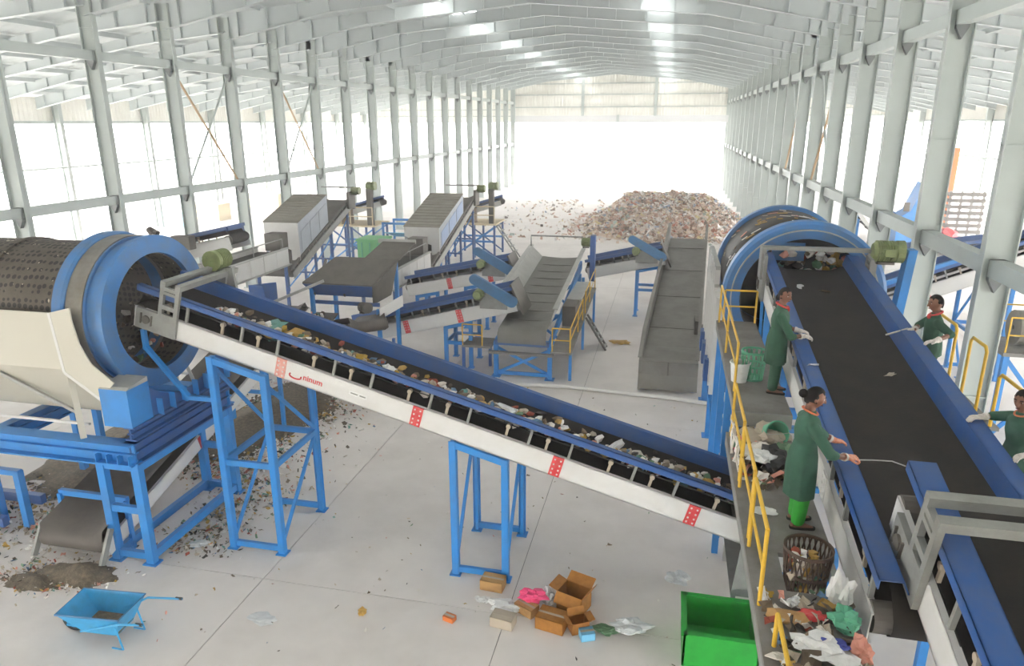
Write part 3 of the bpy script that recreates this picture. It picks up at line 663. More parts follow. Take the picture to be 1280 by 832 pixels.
# scraps of film clinging to the drum skin
m = MB()
for k in range(42):
    an = R_.uniform(math.radians(62), math.radians(165)); y = R_.uniform(14.8, 17.1); r0 = RR * .9 + .004; da = R_.uniform(.04, .16); dy = R_.uniform(.03, .09); m.cur = R_.choice([0, 0, 1, 2, 10, 11, 4, 9])
    sl = R_.uniform(-.1, .25)
    P = []
    for rr in (r0, r0 + .012):
        P += [(UX + rr * math.cos(an), y, UZ + rr * math.sin(an)), (UX + rr * math.cos(an + da), y + sl, UZ + rr * math.sin(an + da)), (UX + rr * math.cos(an + da), y + dy + sl, UZ + rr * math.sin(an + da)), (UX + rr * math.cos(an), y + dy, UZ + rr * math.sin(an))]
    m.hexa(P)
o = m.build('clinging_film', WM, t2); o['kind'] = 'stuff'
sp = []
for k in range(60):
    x = R_.uniform(UX - .55, UX + .75); sz = R_.uniform(.05, .12); sp.append(((x, R_.uniform(14.35, 15.0), 4.25 + R_.uniform(-.1, .35)), (sz, sz, sz * .7), 1))
o = waste_mesh(sp).build('tumbling_waste', WM, t2); o['kind'] = 'stuff'
MB().bx(2.0, 2.6, 14.4, 14.43, 4.4, 4.75).build('inner_flap', 'ring_blue', t2)
# white side casing with ribs on the left, frame and legs
def casing(x, sg):
    MB().bx(x - .015, x + .015, 14.25, 18.05, 2.25, 3.62).build('casing_panel', 'white', t2)
    for k in range(8):
        y = 14.3 + k * .53; MB().bx(x - .12 if sg < 0 else x, x if sg < 0 else x + .12, y - .03, y + .03, 1.55, 3.62 if k < 2 else 4.02).build('casing_rib', 'white', t2)
    MB().bx(x - .1, x, 15.3, 18.05, 3.98, 4.05).build('casing_rail', 'light_grey', t2)
    MB().bx(x - .1, x, 15.3, 18.05, 3.6, 3.66).build('casing_rail', 'light_grey', t2)
    P = [(x, 14.25, 2.25), (x, 18.05, 2.25), (x - sg * .55, 18.05, 1.5), (x - sg * .55, 14.25, 1.5)]
    MB().prism(P, (0, 0, .02)).build('hopper_slope', 'white', t2)
    for z in (2.0, 1.62): MB().bx(x - .1, x - .04, 14.3, 18.05, z - .03, z + .03).build('casing_rail', 'white', t2)
casing(1.14, -1); casing(4.1, 1)
for x in (1.2, 4.1):
    ibeam('base_beam', (x, 13.9, 1.35), (x, 18.4, 1.35), .24, .34, 'blue', t2)
    for y in (14.2, 15.64, 17.9):
        m = MB(); m.bx(x - .09, x + .09, y - .08, y + .08, .015, 1.2); lg = m.build('leg', 'blue', t2); MB().bx(x - .16, x + .16, y - .14, y + .14, 0, .02).build('foot_plate', 'blue', lg)
        if y < 17: MB().bar((x, y + .1, .15), (x, y + 1.1, 1.15), .06, .08).build('diagonal', 'blue', t2)
for y in (14.2, 15.64, 17.9):
    MB().bx(1.2, 4.1, y - .07, y + .07, 1.2, 1.4).build('cross_beam', 'blue', t2); MB().bx(1.2, 4.1, y - .05, y + .05, .3, .42).build('cross_beam', 'blue', t2)
for k, (y, z) in enumerate([(15.2, 2.0), (16.4, 2.1), (17.4, 2.0)]):
    MB().bx(.95, 1.1, y, y + .35, 1.5, 2.0).build('drive_bracket', 'deep_blue', t2)
poly = [(UX + RR * 1.04 * math.cos(a_), 14.6, UZ + RR * 1.04 * math.sin(a_)) for a_ in [math.radians(-30 - k * 12) for k in range(11)]] + [(1.2, 14.6, 2.9), (1.2, 14.6, 1.5), (4.1, 14.6, 1.5), (4.1, 14.6, 2.9)]
MB().prism(poly, (0, .03, 0)).build('saddle_plate', 'deep_blue', t2)

# ------------------------------------------------------------------ platforms with handrails, left of the sorting belt
PA, PB = 3.3, 3.0
pf = thing('upper_walkway', 'raised tread-plate walkway beside the right drum', 'walkway', (1.4, 11.5, 0))
MB().bx(1.02, 1.74, 9.15, 13.75, PA - .05, PA).build('deck_plate', 'tread', pf)
for x in (1.05, 1.71): MB().bx(x - .03, x + .03, 9.15, 13.75, PA - .17, PA - .05).build('deck_beam', 'grey', pf)
MB().bx(1.02, 1.74, 9.12, 9.16, PA - .2, PA).build('front_fascia', 'grey', pf)
railing(pf, [(1.06, 13.6, PA), (1.06, 11.7, PA), (1.06, 9.9, PA)], .72)
railing(pf, [(1.14, 13.68, PA), (1.72, 13.68, PA)], .62)
for y in (10.9, 12.2, 13.4):
    m = MB(); m.bx(1.04, 1.14, y - .05, y + .05, 0, PA - .17); lg = m.build('leg', 'blue', pf); MB().bar((1.09, y, .15), (1.7, y, PA - .3), .05, .05).build('diagonal', 'blue', lg)
pf2 = thing('lower_walkway', 'lower tread-plate walkway under the woman with the rod', 'walkway', (1.3, 7, 0))
MB().bx(.92, 1.74, 6.35, 9.12, PB - .05, PB).build('deck_plate', 'tread', pf2)
MB().bx(.92, 1.22, 5.75, 6.35, PB - .05, PB).build('deck_plate', 'tread', pf2)
MB().bx(.92, 1.74, 3.6, 5.75, PB - .05, PB).build('deck_plate', 'tread', pf2)
for x in (.95, 1.71): MB().bx(x - .03, x + .03, 3.6, 9.12, PB - .17, PB - .05).build('deck_beam', 'grey', pf2)
for pts in ([(.98, 9.0, PB), (.98, 7.75, PB)], [(.97, 7.6, PB), (.97, 6.55, PB)], [(.96, 6.4, PB), (.96, 5.5, PB)], [(1.02, 5.0, PB), (1.02, 4.3, PB)]):
    railing(pf2, pts, .74 if pts[0][1] > 5.2 else .3, mid=pts[0][1] > 5.2)
for y in (4.2, 6.3, 8.9):
    m = MB(); m.bx(1.52, 1.62, y - .05, y + .05, 0, PB - .17); m.build('leg', 'blue', pf2)
MB().bar((1.57, 4.2, 1.2), (1.57, 8.9, 1.2), .06, .09).build('tie_beam', 'blue', pf2)
# grey sheet-metal chute from the walkway down to the tail of the waste conveyor
ch = thing('receiving_chute', 'grey sheet metal chute box between walkway and waste conveyor tail', 'chute', (1.4, 8.9, 0))
cp = [(1.2, .4), (1.27, 1.13), (1.36, 1.72), (1.5, 2.3), (1.6, 2.9), (1.73, 2.9), (1.73, .4)]
for y in (9.2, 10.72): MB().prism([(p[0], y, p[1]) for p in cp], (0, .02, 0)).build('chute_side', 'grey', ch)
MB().bx(1.71, 1.73, 9.22, 10.72, .4, 2.9).build('chute_back', 'grey', ch)
MB().bx(1.2, 1.73, 9.22, 10.72, .4, .42).build('chute_floor', 'grey', ch)
for x in (1.24, 1.69):
    for y in (9.24, 10.68): MB().bx(x - .03, x + .03, y - .03, y + .03, 0, .4).build('chute_leg', 'grey', ch)
# right walkway
pr = thing('right_walkway', 'narrow walkway on the far side of the sorting belt', 'walkway', (4, 9.5, 0))
MB().bx(3.56, 4.5, 9.9, 13.2, 3.0, 3.05).build('deck_plate', 'tread', pr); MB().bx(3.56, 4.5, 5.4, 9.9, 2.68, 2.73).build('deck_plate', 'tread', pr)
for y in (6, 8.2, 10.3, 12.8):
    MB().bx(4.36, 4.46, y - .05, y + .05, 0, 2.68 if y < 9.9 else 3.0).build('leg', 'blue', pr); MB().bar((3.5, y, 2.6), (4.45, y, 2.6), .06, .08).build('bearer', 'blue', pr)
for k, (ya, yb, z) in enumerate([(12.6, 11.55, 3.05), (11.0, 10.45, 3.05), (9.95, 9.2, 2.85), (8.75, 7.4, 2.73)]):
    m = MB(); h = .95; m.path([(4.4, ya, z), (4.4, ya, z + h - .06), (4.4, ya - .06, z + h), (4.4, yb + .06, z + h), (4.4, yb, z + h - .06), (4.4, yb, z)], .024, 8); m.build('rail_loop', 'yellow', pr)

# ------------------------------------------------------------------ feed conveyor in the near right corner
z3 = lambda y: 4.25 + .245 * (y - 6.06)
c3 = thing('feed_conveyor', 'near inclined belt conveyor with grey yoke in the lower right corner', 'conveyor', (2.65, 3.5, 0))
K3 = .4
f3 = conveyor(c3, (2.78, .9, z3(.9) - K3), (2.78, 6.1, z3(6.1) - K3), (1, 0, 0), 1.36, sk=K3, fl=.22, skin=.22, sh=.34, sides='white', posts=.95)
head_frame(c3, f3, f3.L - .78, 1.36, .52, ext=.3)
for y in (1.6, 3.8):
    for x in (2.04, 3.32):
        MB().bar((x, y, 0), (x, y, z3(y) - .75), .1, .1).build('leg', 'blue', c3)
    MB().bar((2.04, y, 1.3), (3.32, y, 1.3), .07, .09).build('tie_beam', 'blue', c3)
motor(c3, (3.55, 5.1, 4.6), (1, 0, 0), .17, .45)

# ================================================================== middle of the hall
# centre belt with side walls
k1 = thing('centre_conveyor', 'grey belt conveyor with tall sloping side plates in mid hall', 'conveyor', (-3.8, 22, 0))
zk = lambda y: 1.42 + .11 * (y - 18.6)
yb0, yb1 = 18.5, 25.6
rows_ = []
for k in range(24):
    y = yb0 + (yb1 - yb0) * k / 23; z = zk(y); rows_.append([(-4.5, y, z + .03), (-4.2, y, z), (-3.8, y, z - .02), (-3.4, y, z), (-3.12, y, z + .03)])
rows_ = [[(p[0], yb0 - .1, zk(yb0) - .36) for p in rows_[0]], [(p[0], yb0 - .14, p[2] - .12) for p in rows_[0]]] + rows_
MB().sheet(rows_).build('belt', 'grey_belt', k1, smooth=True)
src = None
for k in range(8):
    y = 19.3 + k * .76
    if src is None: src = MB().bx(-4.42, -3.2, y - .02, y + .02, zk(y) - .01, zk(y) + .02).build('belt_cleat', 'grey_belt', k1); y00 = y
    else: part_copy(src, k1, (0, y - y00, zk(y) - zk(y00)))
def wallp(xb, xt, h0, h1, y0_, y1_):
    MB().hexa([(xb, y0_, zk(y0_)), (xb + .02, y0_, zk(y0_)), (xb + .02, y1_, zk(y1_)), (xb, y1_, zk(y1_)), (xt, y0_, zk(y0_) + h0), (xt + .02, y0_, zk(y0_) + h0), (xt + .02, y1_, zk(y1_) + h1), (xt, y1_, zk(y1_) + h1)]).build('side_plate', 'light_grey', k1)
    MB().hexa([(xt - .05, y0_, zk(y0_) + h0), (xt + .1, y0_, zk(y0_) + h0), (xt + .1, y1_, zk(y1_) + h1), (xt - .05, y1_, zk(y1_) + h1), (xt - .05, y0_, zk(y0_) + h0 + .03), (xt + .1, y0_, zk(y0_) + h0 + .03), (xt + .1, y1_, zk(y1_) + h1 + .03), (xt - .05, y1_, zk(y1_) + h1 + .03)]).build('plate_cap', 'light_grey', k1)
wallp(-4.52, -4.95, .45, .42, 20.25, 25.6); wallp(-3.12, -2.98, .5, .4, 18.9, 25.4)
for x in (-4.6, -3.06):
    m = MB(); m.hexa([(x - .04, yb0, zk(yb0) - .55), (x + .04, yb0, zk(yb0) - .55), (x + .04, yb1, zk(yb1) - .4), (x - .04, yb1, zk(yb1) - .4), (x - .04, yb0, zk(yb0) - .35), (x + .04, yb0, zk(yb0) - .35), (x + .04, yb1, zk(yb1) - .1), (x - .04, yb1, zk(yb1) - .1)]); m.build('side_beam', 'blue', k1)
m = MB(); m.bx(-4.6, -3.05, 18.42, 18.5, .98, 1.12); m.build('front_beam', 'deep_blue', k1)
MB().bx(-4.75, -2.9, 18.3, 18.45, .74, .8).build('front_step', 'tread', k1)
for y, x0, x1 in ((18.55, -4.58, -3.03), (21.6, -4.58, -3.03), (25.0, -4.58, -3.03)):
    for x in (x0, x1):
        m = MB(); m.bar((x, y, 0), (x, y, zk(y) - .4), .12, .12); lg = m.build('leg', 'blue', k1); MB().bx(x - .13, x + .13, y - .13, y + .13, 0, .02).build('foot_plate', 'blue', lg)
    MB().bar((x0, y, .1), (x1, y, zk(y) - .55), .04, .08).build('diagonal', 'blue', k1); MB().bar((x1, y + .05, .1), (x0, y + .05, zk(y) - .55), .04, .08).build('diagonal', 'blue', k1); MB().bar((x0, y, .12), (x1, y, .12), .06, .1).build('tie_beam', 'blue', k1)
MB().path([(-4.9, 25.4, 2.6), (-4.9, 25.4, 3.0), (-3.0, 25.4, 3.0), (-2.95, 25.4, 2.5)], .03, 6).build('head_bar', 'grey', k1)
motor(k1, (-2.95, 24.6, 2.95), (1, 0, 0), .16, .4)
MB().bx(-2.62, -2.45, 24.4, 24.75, 1.6, 3.2).build('drive_guard', 'deep_blue', k1)
# walkway right of it
kw = thing('belt_walkway', 'small walkway with yellow handrail along the centre belt', 'walkway', (-2.7, 21, 0))
zw = lambda y: .86 + .06 * (y - 18.5)
MB().hexa([(-3.0, 18.45, .8), (-2.42, 18.45, .8), (-2.42, 25.0, zw(25) - .06), (-3.0, 25, zw(25) - .06), (-3.0, 18.45, .86), (-2.42, 18.45, .86), (-2.42, 25.0, zw(25)), (-3.0, 25, zw(25))]).build('deck_plate', 'tread', kw)
railing(kw, [(-2.96, 18.48, .86), (-2.46, 18.48, .86)], .68); railing(kw, [(-2.46, 18.5, .86), (-2.46, 20.2, zw(20.2)), (-2.46, 21.3, zw(21.3))], .68); railing(kw, [(-2.46, 22.0, zw(22)), (-2.46, 23.2, zw(23.2)), (-2.46, 24.9, zw(24.9))], .72)
MB().bx(-3.0, -2.6, 20.6, 21.5, zw(21), zw(21) + .62).build('drive_box', 'dark_steel', kw); MB().bx(-3.02, -2.55, 21.6, 24.2, zw(22) + .5, zw(22) + .55).build('cover_plate', 'light_grey', kw)
for y in (18.6, 21.5, 24.8): MB().bx(-2.5, -2.42, y - .04, y + .04, 0, zw(y) - .06).build('leg', 'blue', kw)
ld = thing('step_ladder', 'dark steel ladder leaning from the centre walkway to the floor', 'ladder', (-1.85, 21.6, 0))
for dy in (-.2, .2): MB().bar((-1.72, 21.75 + dy, 0), (-2.38, 21.75 + dy, 1.05), .09, .05).build('ladder_rail', 'dark_steel', ld)
for k in range(5): MB().bar((-1.78 - .6 * k / 5, 21.55, .1 + .95 * k / 5), (-1.78 - .6 * k / 5, 21.95, .1 + .95 * k / 5), .12, .03).build('ladder_step', 'grey', ld)
# left walkway of the centre belt
kl = thing('belt_walkway', 'tiny yellow-railed landing left of the centre belt', 'walkway', (-5.2, 18.9, 0))
MB().bx(-5.6, -4.75, 18.55, 19.4, .8, .86).build('deck_plate', 'tread', kl)
railing(kl, [(-5.58, 18.58, .86), (-5.0, 18.58, .86)], .62); MB().bx(-5.6, -5.52, 18.56, 18.64, 0, .8).build('leg', 'deep_blue', kl); MB().bx(-5.0, -4.92, 19.3, 19.38, 0, .8).build('leg', 'deep_blue', kl)

# conveyors along the hall width feeding the centre belt
def xconv(name, label, xa, xb, za, zb, y, W, legs, guard=True, ymotor=None, det=True, tilt=True, spl=()):
    t = thing(name, label, 'conveyor', ((xa + xb) / 2, y, 0)); hd, tl = (xb, zb), (xa, za)
    f = conveyor(t, (xa, y, za), (xb, y, zb), (0, 1, 0), W, sh=.4, sk=.32, fl=.08, splices=spl, posts=.7, detail=det)
    for x in legs:
        zt = za + (zb - za) * (x - xa) / (xb - xa) - .42
        trestle(t, x - .38, x + .38, y - W / 2 + .06, y + W / 2 - .06, lambda q: zt + (zb - za) / (xb - xa) * (q - x), (zt * .55,), brace=False, base=False)
    if guard:
        m = MB(); d = V((1.35, 0, -.75)).normalized() if tilt else V((1, 0, -.2)); a_ = V((hd[0] - 1.15, y - W / 2 - .12, hd[1] + .5)); n_ = V((0, 1, 0)); pts = []
        up = d.cross(n_); up = up if up.z > 0 else -up; L_ = 1.25
        for k in range(9): an = math.pi / 2 + math.pi * k / 8; pts.append(a_ + d * .14 * math.cos(an) + up * .14 * math.sin(an))
        for k in range(9): an = -math.pi / 2 + math.pi * k / 8; pts.append(a_ + d * (L_ + .16 * math.cos(an)) + up * .16 * math.sin(an))
        m.prism(pts, (0, .12, 0)); g = m.build('drive_guard', 'teal_blue', t)
        m = MB(); 
        m.hexa([(hd[0] - .15, y - W / 2, hd[1] + .35), (hd[0] + .25, y - W / 2, hd[1] - .5), (hd[0] + .25, y + W / 2, hd[1] - .5), (hd[0] - .15, y + W / 2, hd[1] + .35), (hd[0] - .1, y - W / 2, hd[1] + .38), (hd[0] + .3, y - W / 2, hd[1] - .47), (hd[0] + .3, y + W / 2, hd[1] - .47), (hd[0] - .1, y + W / 2, hd[1] + .38)]); m.build('head_shield', 'dark_steel', t)
        motor(t, (hd[0] - 1.0, y - W / 2 - .35, hd[1] + .1), (0, 1, 0), .14, .3)
        m = MB(); m.bx(hd[0] - 1.0, hd[0] - .2, y - W / 2 - .06, y - W / 2, hd[1] - .35, hd[1] + .1); m.build('head_plate', 'grey', t)
    return t, f
c4, f4 = xconv('feeder_conveyor', 'white conveyor with red joints rising to the centre belt, nearer of two', -9.6, -4.15, .8, 2.22, 19.55, 1.1, (-5.85,), spl=(2.2, 3.9))
c5, f5 = xconv('feeder_conveyor', 'dark conveyor rising to the centre belt, the one behind', -8.95, -5.15, 1.45, 2.28, 23.6, 1.1, (-6.4, -8.2), spl=(1.6, 3.1))
c9, f9 = xconv('transfer_conveyor', 'short blue and white conveyor running from centre belt to grey trough', -2.9, -.1, 1.75, 2.4, 26.4, 1.0, (-.65,), spl=())
MB().bar((-3.0, 25.9, 0), (-3.0, 25.9, 1.4), .1, .1).build('leg', 'blue', c9)

# grey steel feeding trough
ap = thing('feeding_trough', 'long grey steel feeding trough sloping down towards the camera', 'trough', (.3, 20, 0))
La = [(-.5, 18.55), (-.45, 20.0), (.12, 30.0)]; Ra = [(.93, 18.55), (1.0, 20.0), (1.5, 30.0)]
zf = [.72, .75, 2.35]; zt_ = [.84, 1.25, 2.95]
for k in range(2):
    P = [(*La[k], zf[k]), (*Ra[k], zf[k]), (*Ra[k + 1], zf[k + 1]), (*La[k + 1], zf[k + 1])]; MB().prism(P, (0, 0, -.03)).build('trough_bed', 'apron_steel', ap)
    for S_, s_ in ((La, -1), (Ra, 1)):
        P = [(*S_[k], zf[k] - .25), (*S_[k + 1], zf[k + 1] - .3), (*S_[k + 1], zt_[k + 1]), (*S_[k], zt_[k])]; MB().prism(P, (s_ * .04, 0, 0)).build('trough_side', 'apron_steel', ap)
        P = [(*S_[k], zt_[k]), (*S_[k + 1], zt_[k + 1]), (S_[k + 1][0] + s_ * .1, S_[k + 1][1], zt_[k + 1]), (S_[k][0] + s_ * .1, S_[k][1], zt_[k])]; MB().prism(P, (0, 0, .02)).build('side_cap', 'apron_steel', ap)
for k in range(4):
    f_ = (k + .5) / 4; y = 20 + 10 * f_; xa = -.45 + .57 * f_; xb = 1.0 + .5 * f_; z = .75 + 1.6 * f_; MB().bx(xa, xb, y - .03, y + .03, z, z + .02).build('bed_slat', 'apron_steel', ap)
MB().bx(-.56, 1.0, 18.3, 18.55, .45, .84).build('front_box', 'apron_steel', ap); MB().hexa([(-.56, 18.16, .08), (1.0, 18.16, .08), (1.0, 18.55, .08), (-.56, 18.55, .08), (-.56, 18.3, .46), (1.0, 18.3, .46), (1.0, 18.55, .46), (-.56, 18.55, .46)]).build('front_skirt', 'apron_steel', ap)
MB().bx(.2, .24, 18.285, 18.3, .46, .84).build('box_seam', 'dark_steel', ap)
for x in (-.45, .88):
    for y in (18.4, 21.5, 25, 29.5): MB().bx(x - .05 + (y - 18) * .03, x + .05 + (y - 18) * .03, y - .05, y + .05, 0, .3 + (y - 18) * .15).build('leg', 'blue' if y < 19 else 'dark_steel', ap)
motor(ap, (.95, 21.2, 1.0), (1, 0, 0), .14, .35, 'dark_steel')
MB().bx(.95, 1.08, 20.9, 21.6, .5, 1.3).build('drive_guard', 'dark_steel', ap)

# hooded inclined conveyors
def hooded(label, xr, W, y0, z0, y1, z1, hy0, hy1, pan, hh):
    t = thing('hooded_conveyor', label, 'conveyor', (xr - W / 2, y0, 0)); xc = xr - W / 2
    f = conveyor(t, (xc, y0, z0), (xc, y1, z1), (1, 0, 0), W, sh=.28, sk=.24, fl=.08, posts=.9, belt='belt_dust', skirt='dark_steel', sides='light_grey')
    s_ = (z1 - z0) / (y1 - y0); zb = lambda y: z0 + (y - y0) * s_ + .3
    H = hh
    for x in (xr - .02, xr - W + .02):
        fr = MB(); ya, yb = hy0, hy1
        fr.prism([(x, ya, zb(ya)), (x, yb, zb(yb)), (x, yb, zb(yb) + H * .9), (x, ya, zb(ya) + H)], (.02 if x > xc else -.02, 0, 0)); pn = fr.build('hood_side', 'panel_grey', t)
        for k in range(3):
            a_ = ya + (yb - ya) * (.06 + .31 * k); b_ = a_ + (yb - ya) * .27; xx = x + (.025 if x > xc else -.025)
            MB().prism([(xx, a_, zb(a_) + .08), (xx, b_, zb(b_) + .08), (xx, b_, zb(b_) + H * .68), (xx, a_, zb(a_) + H * .68)], (.02 if x > xc else -.02, 0, 0)).build('hood_panel', pan, pn)
    top = MB().hexa([(xr - W, hy0, zb(hy0) + H - .02), (xr, hy0, zb(hy0) + H - .02), (xr, hy1, zb(hy1) + H * .9 - .02), (xr - W, hy1, zb(hy1) + H * .9 - .02), (xr - W - .03, hy0 - .05, zb(hy0) + H + .02), (xr + .03, hy0 - .05, zb(hy0) + H + .02), (xr + .03, hy1, zb(hy1) + H * .9 + .02), (xr - W - .03, hy1, zb(hy1) + H * .9 + .02)]).build('hood_roof', 'hood_roof', t)
    for k in range(12):
        y = hy0 + (hy1 - hy0) * (k + .5) / 12; z = zb(y) + H - .1 * H * (k + .5) / 12 + .03; MB().bx(xr - W, xr, y - .02, y + .02, z - .02, z + .015).build('roof_rib', 'hood_roof', top)
    MB().prism([(xr - W, hy0 - .02, zb(hy0) + .55), (xr, hy0 - .02, zb(hy0) + .1), (xr, hy0 - .02, zb(hy0) + H), (xr - W, hy0 - .02, zb(hy0) + H)], (0, .02, 0)).build('hood_front', 'white', t)
    MB().bx(xr - .35, xr, hy0 - .05, hy0, zb(hy0) - .2, zb(hy0) + H).build('front_post', 'white', t)
    for y in (y0 + (y1 - y0) * .35, y0 + (y1 - y0) * .62, y1 - .5):
        zt = z0 + (y - y0) * s_ - .3
        for x in (xr - W + .06, xr - .06): MB().bar((x, y, 0), (x, y, zt), .09, .09).build('leg', 'deep_blue', t)
        MB().bar((xr - W, y, zt * .5), (xr, y, zt * .5), .06, .07).build('tie_beam', 'deep_blue', t)
        MB().bar((xr - W, y, .1), (xr, y, zt * .95), .05, .05).build('diagonal', 'blue', t)
    MB().bar((xr - W, y1, z1 + .62), (xr + .1, y1, z1 + .62), .07, .07).build('head_bar', 'grey', t)
    motor(t, (xr + .1, y1 - .2, z1 + .5), (1, 0, 0), .17, .4)
    MB().bx(xr + .02, xr + .12, y1 - .6, y1 + .1, z1 - .3, z1 + .45).build('head_plate', 'dark_steel', t)
    return t
m2 = hooded('hooded inclined conveyor with pale blue side panels in mid hall', -9.3, 1.55, 26.9, 1.2, 33.9, 3.4, 28.0, 31.6, 'panel_blue', .95)
m1 = hooded('hooded inclined conveyor with grey side panels near left columns', -14.4, 1.5, 24.9, 1.3, 30.7, 3.5, 25.6, 28.2, 'panel_grey', 1.3)
# boxed belts that lead into them
def boxed(label, xr, W, y0, y1, z, h, xm):
    t = thing('boxed_conveyor', label, 'conveyor', (xr - W / 2, (y0 + y1) / 2, 0)); n = 5
    for k in range(n):
        a = y0 + (y1 - y0) * k / n; b = y0 + (y1 - y0) * (k + 1) / n - .03
        for x in (xr, xr - W): MB().bx(x - .02, x + .02, a, b, z - h, z).build('side_panel', 'white', t)
    MB().bx(xr - W, xr, y0, y1, z - .22, z - .18).build('belt', 'belt', t)
    MB().bx(xr - W, xr, y0 + .02, y0 + .06, z - h, z - .1).build('end_panel', 'light_grey', t)
    for x in (xr, xr - W):
        MB().bx(x - .05, x + .05, y0, y1, z, z + .05).build('top_rail', 'light_grey', t); MB().bx(x - .04, x + .06, y0 - .1, y1 + .1, z - h - .06, z - h).build('bottom_rail', 'light_grey', t)
    railing(t, [(xr - .1, y0 + .1, z + .05), (xr - .1, (y0 + y1) / 2, z + .05), (xr - .1, y1 - .2, z + .05)], .35, m='grey', mid=False)
    for y in (y0 + .2, y1 - .2):
        for x in (xr - .05, xr - W + .05): MB().bx(x - .05, x + .05, y - .05, y + .05, 0, z - h).build('leg', 'deep_blue', t)
    MB().bx(xr - W * .7, xr - W * .2, y1 - .1, y1 + .5, z - .1, z + .55).build('transfer_box', 'dark_steel', t)
    motor(t, (xm, y0 + .2, z + .2), (1, 0, 0), .15, .4)
    return t
boxed('boxed white-sided belt leading into the blue-panelled hooded conveyor', -9.25, 1.3, 22.6, 26.6, 2.0, .6, -10.9)
boxed('boxed white-sided belt leading into the grey-panelled hooded conveyor', -14.35, 1.3, 20.2, 24.6, 2.32, .6, -16.0)

# dark hopper with flaps, spilling on a short belt
hp = thing('dark_hopper', 'dark steel hopper with folded plates between waste conveyor and hall machines', 'hopper', (-8.4, 18, 0))
MB().prism([(-9.75, 17.3, 2.75), (-7.7, 17.3, 2.75), (-7.35, 18.3, 3.3), (-9.2, 18.3, 3.3)], (0, 0, .04)).build('hopper_plate', 'dark_steel', hp)
MB().prism([(-8.35, 18.35, 3.28), (-7.3, 18.35, 3.28), (-7.15, 19.3, 3.62), (-8.15, 19.3, 3.62)], (0, 0, .04)).build('hopper_plate', 'dark_steel', hp)
MB().prism([(-9.75, 17.28, 2.75), (-7.7, 17.28, 2.75), (-7.75, 17.5, 2.4), (-9.5, 17.5, 2.4)], (0, .03, 0)).build('hopper_front', 'deep_blue', hp)
MB().prism([(-7.7, 17.3, 2.75), (-7.35, 18.3, 3.3), (-7.6, 18.3, 2.3), (-7.8, 17.5, 2.2)], (.03, 0, 0)).build('hopper_side', 'dark_steel', hp)
MB().bx(-8.3, -7.15, 19.28, 19.34, 3.6, 3.72).build('plate_edge', 'light_grey', hp)
for x in (-9.5, -8.6, -7.75):
    MB().bar((x, 17.45, 2.42), (x, 18.3, 3.24), .05, .08).build('plate_rib', 'dark_steel', hp)
for x in (-9.55, -7.6):
    for y in (17.42, 18.8): MB().bx(x - .05, x + .05, y - .05, y + .05, 0, (2.65 if x < -9 else 2.1) if y < 18 else 3.2).build('leg', 'blue', hp)
MB().bar((-9.6, 17.5, 2.2), (-7.6, 17.5, 2.2), .06, .1).build('tie_beam', 'deep_blue', hp); MB().bar((-10.3, 16.6, 2.35), (-9.0, 17.1, 2.9), .07, .07).build('handle_bar', 'light_grey', hp)
mg = thing('magnet_conveyor', 'short dusty cross belt with end roller and white guard below the dark hopper', 'conveyor', (-8.3, 16.8, 0))
fm = conveyor(mg, (-9.3, 18.6, 1.2), (-7.55, 16.6, 1.95), (.75, .66, 0), 1.05, sh=.2, sk=.16, fl=.05, belt='belt_dust', detail=False, skirts=(), sides='dark_steel')
MB().prism([(-7.4, 17.0, 1.95), (-6.95, 17.55, 2.2), (-6.95, 17.55, 2.5), (-7.4, 17.0, 2.25)], (.03, -.03, 0)).build('white_guard', 'white', mg)
motor(mg, (-8.0, 17.2, 2.2), (.6, -.5, .1), .14, .4, 'dark_steel')
for p in ((-7.9, 16.9), (-7.2, 17.4), (-9.2, 18.2), (-8.9, 18.7)): MB().bar((p[0], p[1], 0), (p[0], p[1], 1.3), .07, .07).build('leg', 'deep_blue', mg)
sp = [((R_.uniform(-10.0, -8.5), R_.uniform(16.4, 17.4), 1.75 + R_.uniform(0, .3)), (R_.uniform(.04, .1),) * 3, 1) for k in range(70)]
ch2 = thing('open_chute', 'blue open chute full of dark waste beside the hopper', 'chute', (-9.4, 16.9, 0))
MB().prism([(-10.2, 16.2, 1.6), (-8.3, 16.2, 1.6), (-8.4, 17.5, 1.9), (-10.1, 17.5, 1.9)], (0, 0, -.03)).build('chute_bed', 'belt_dust', ch2)
MB().prism([(-10.25, 16.2, 1.5), (-10.25, 17.5, 1.8), (-10.25, 17.5, 2.7), (-10.25, 16.2, 2.9)], (.03, 0, 0)).build('chute_side', 'deep_blue', ch2)
MB().prism([(-10.2, 16.15, 1.5), (-9.6, 16.15, 1.5), (-9.8, 16.15, 2.9), (-10.2, 16.15, 2.9)], (0, .03, 0)).build('chute_side', 'deep_blue', ch2)
for x in (-10.1, -8.4):
    for y in (16.3, 17.4): MB().bx(x - .05, x + .05, y - .05, y + .05, 0, 1.6).build('leg', 'deep_blue', ch2)
o = waste_mesh(sp).build('heaped_waste', WM, ch2); o['kind'] = 'stuff'; ch2.location.x -= .45
# long rising belt behind the left drum
bl, fbl = xconv('rear_conveyor', 'dark blue belt conveyor behind the left drum along the columns', -17.2, -12.9, 2.75, 3.7, 19.3, 1.0, (-15.6,), guard=False)
m = MB(); m.bx(-15.0, -14.55, 18.2, 18.45, 2.2, 3.7); m.build('drive_column', 'dark_steel', bl); motor(bl, (-15.25, 18.3, 3.95), (.7, 0, -.35), .1, .35, 'dark_steel')
MB().bx(-14.5, -13.9, 18.3, 18.6, 3.35, 3.75).build('cover_box', 'dark_steel', bl)
for x in (-16.9, -13.3): MB().bx(x - .05, x + .05, 18.7, 18.8, 0, 2.3).build('leg', 'deep_blue', bl)

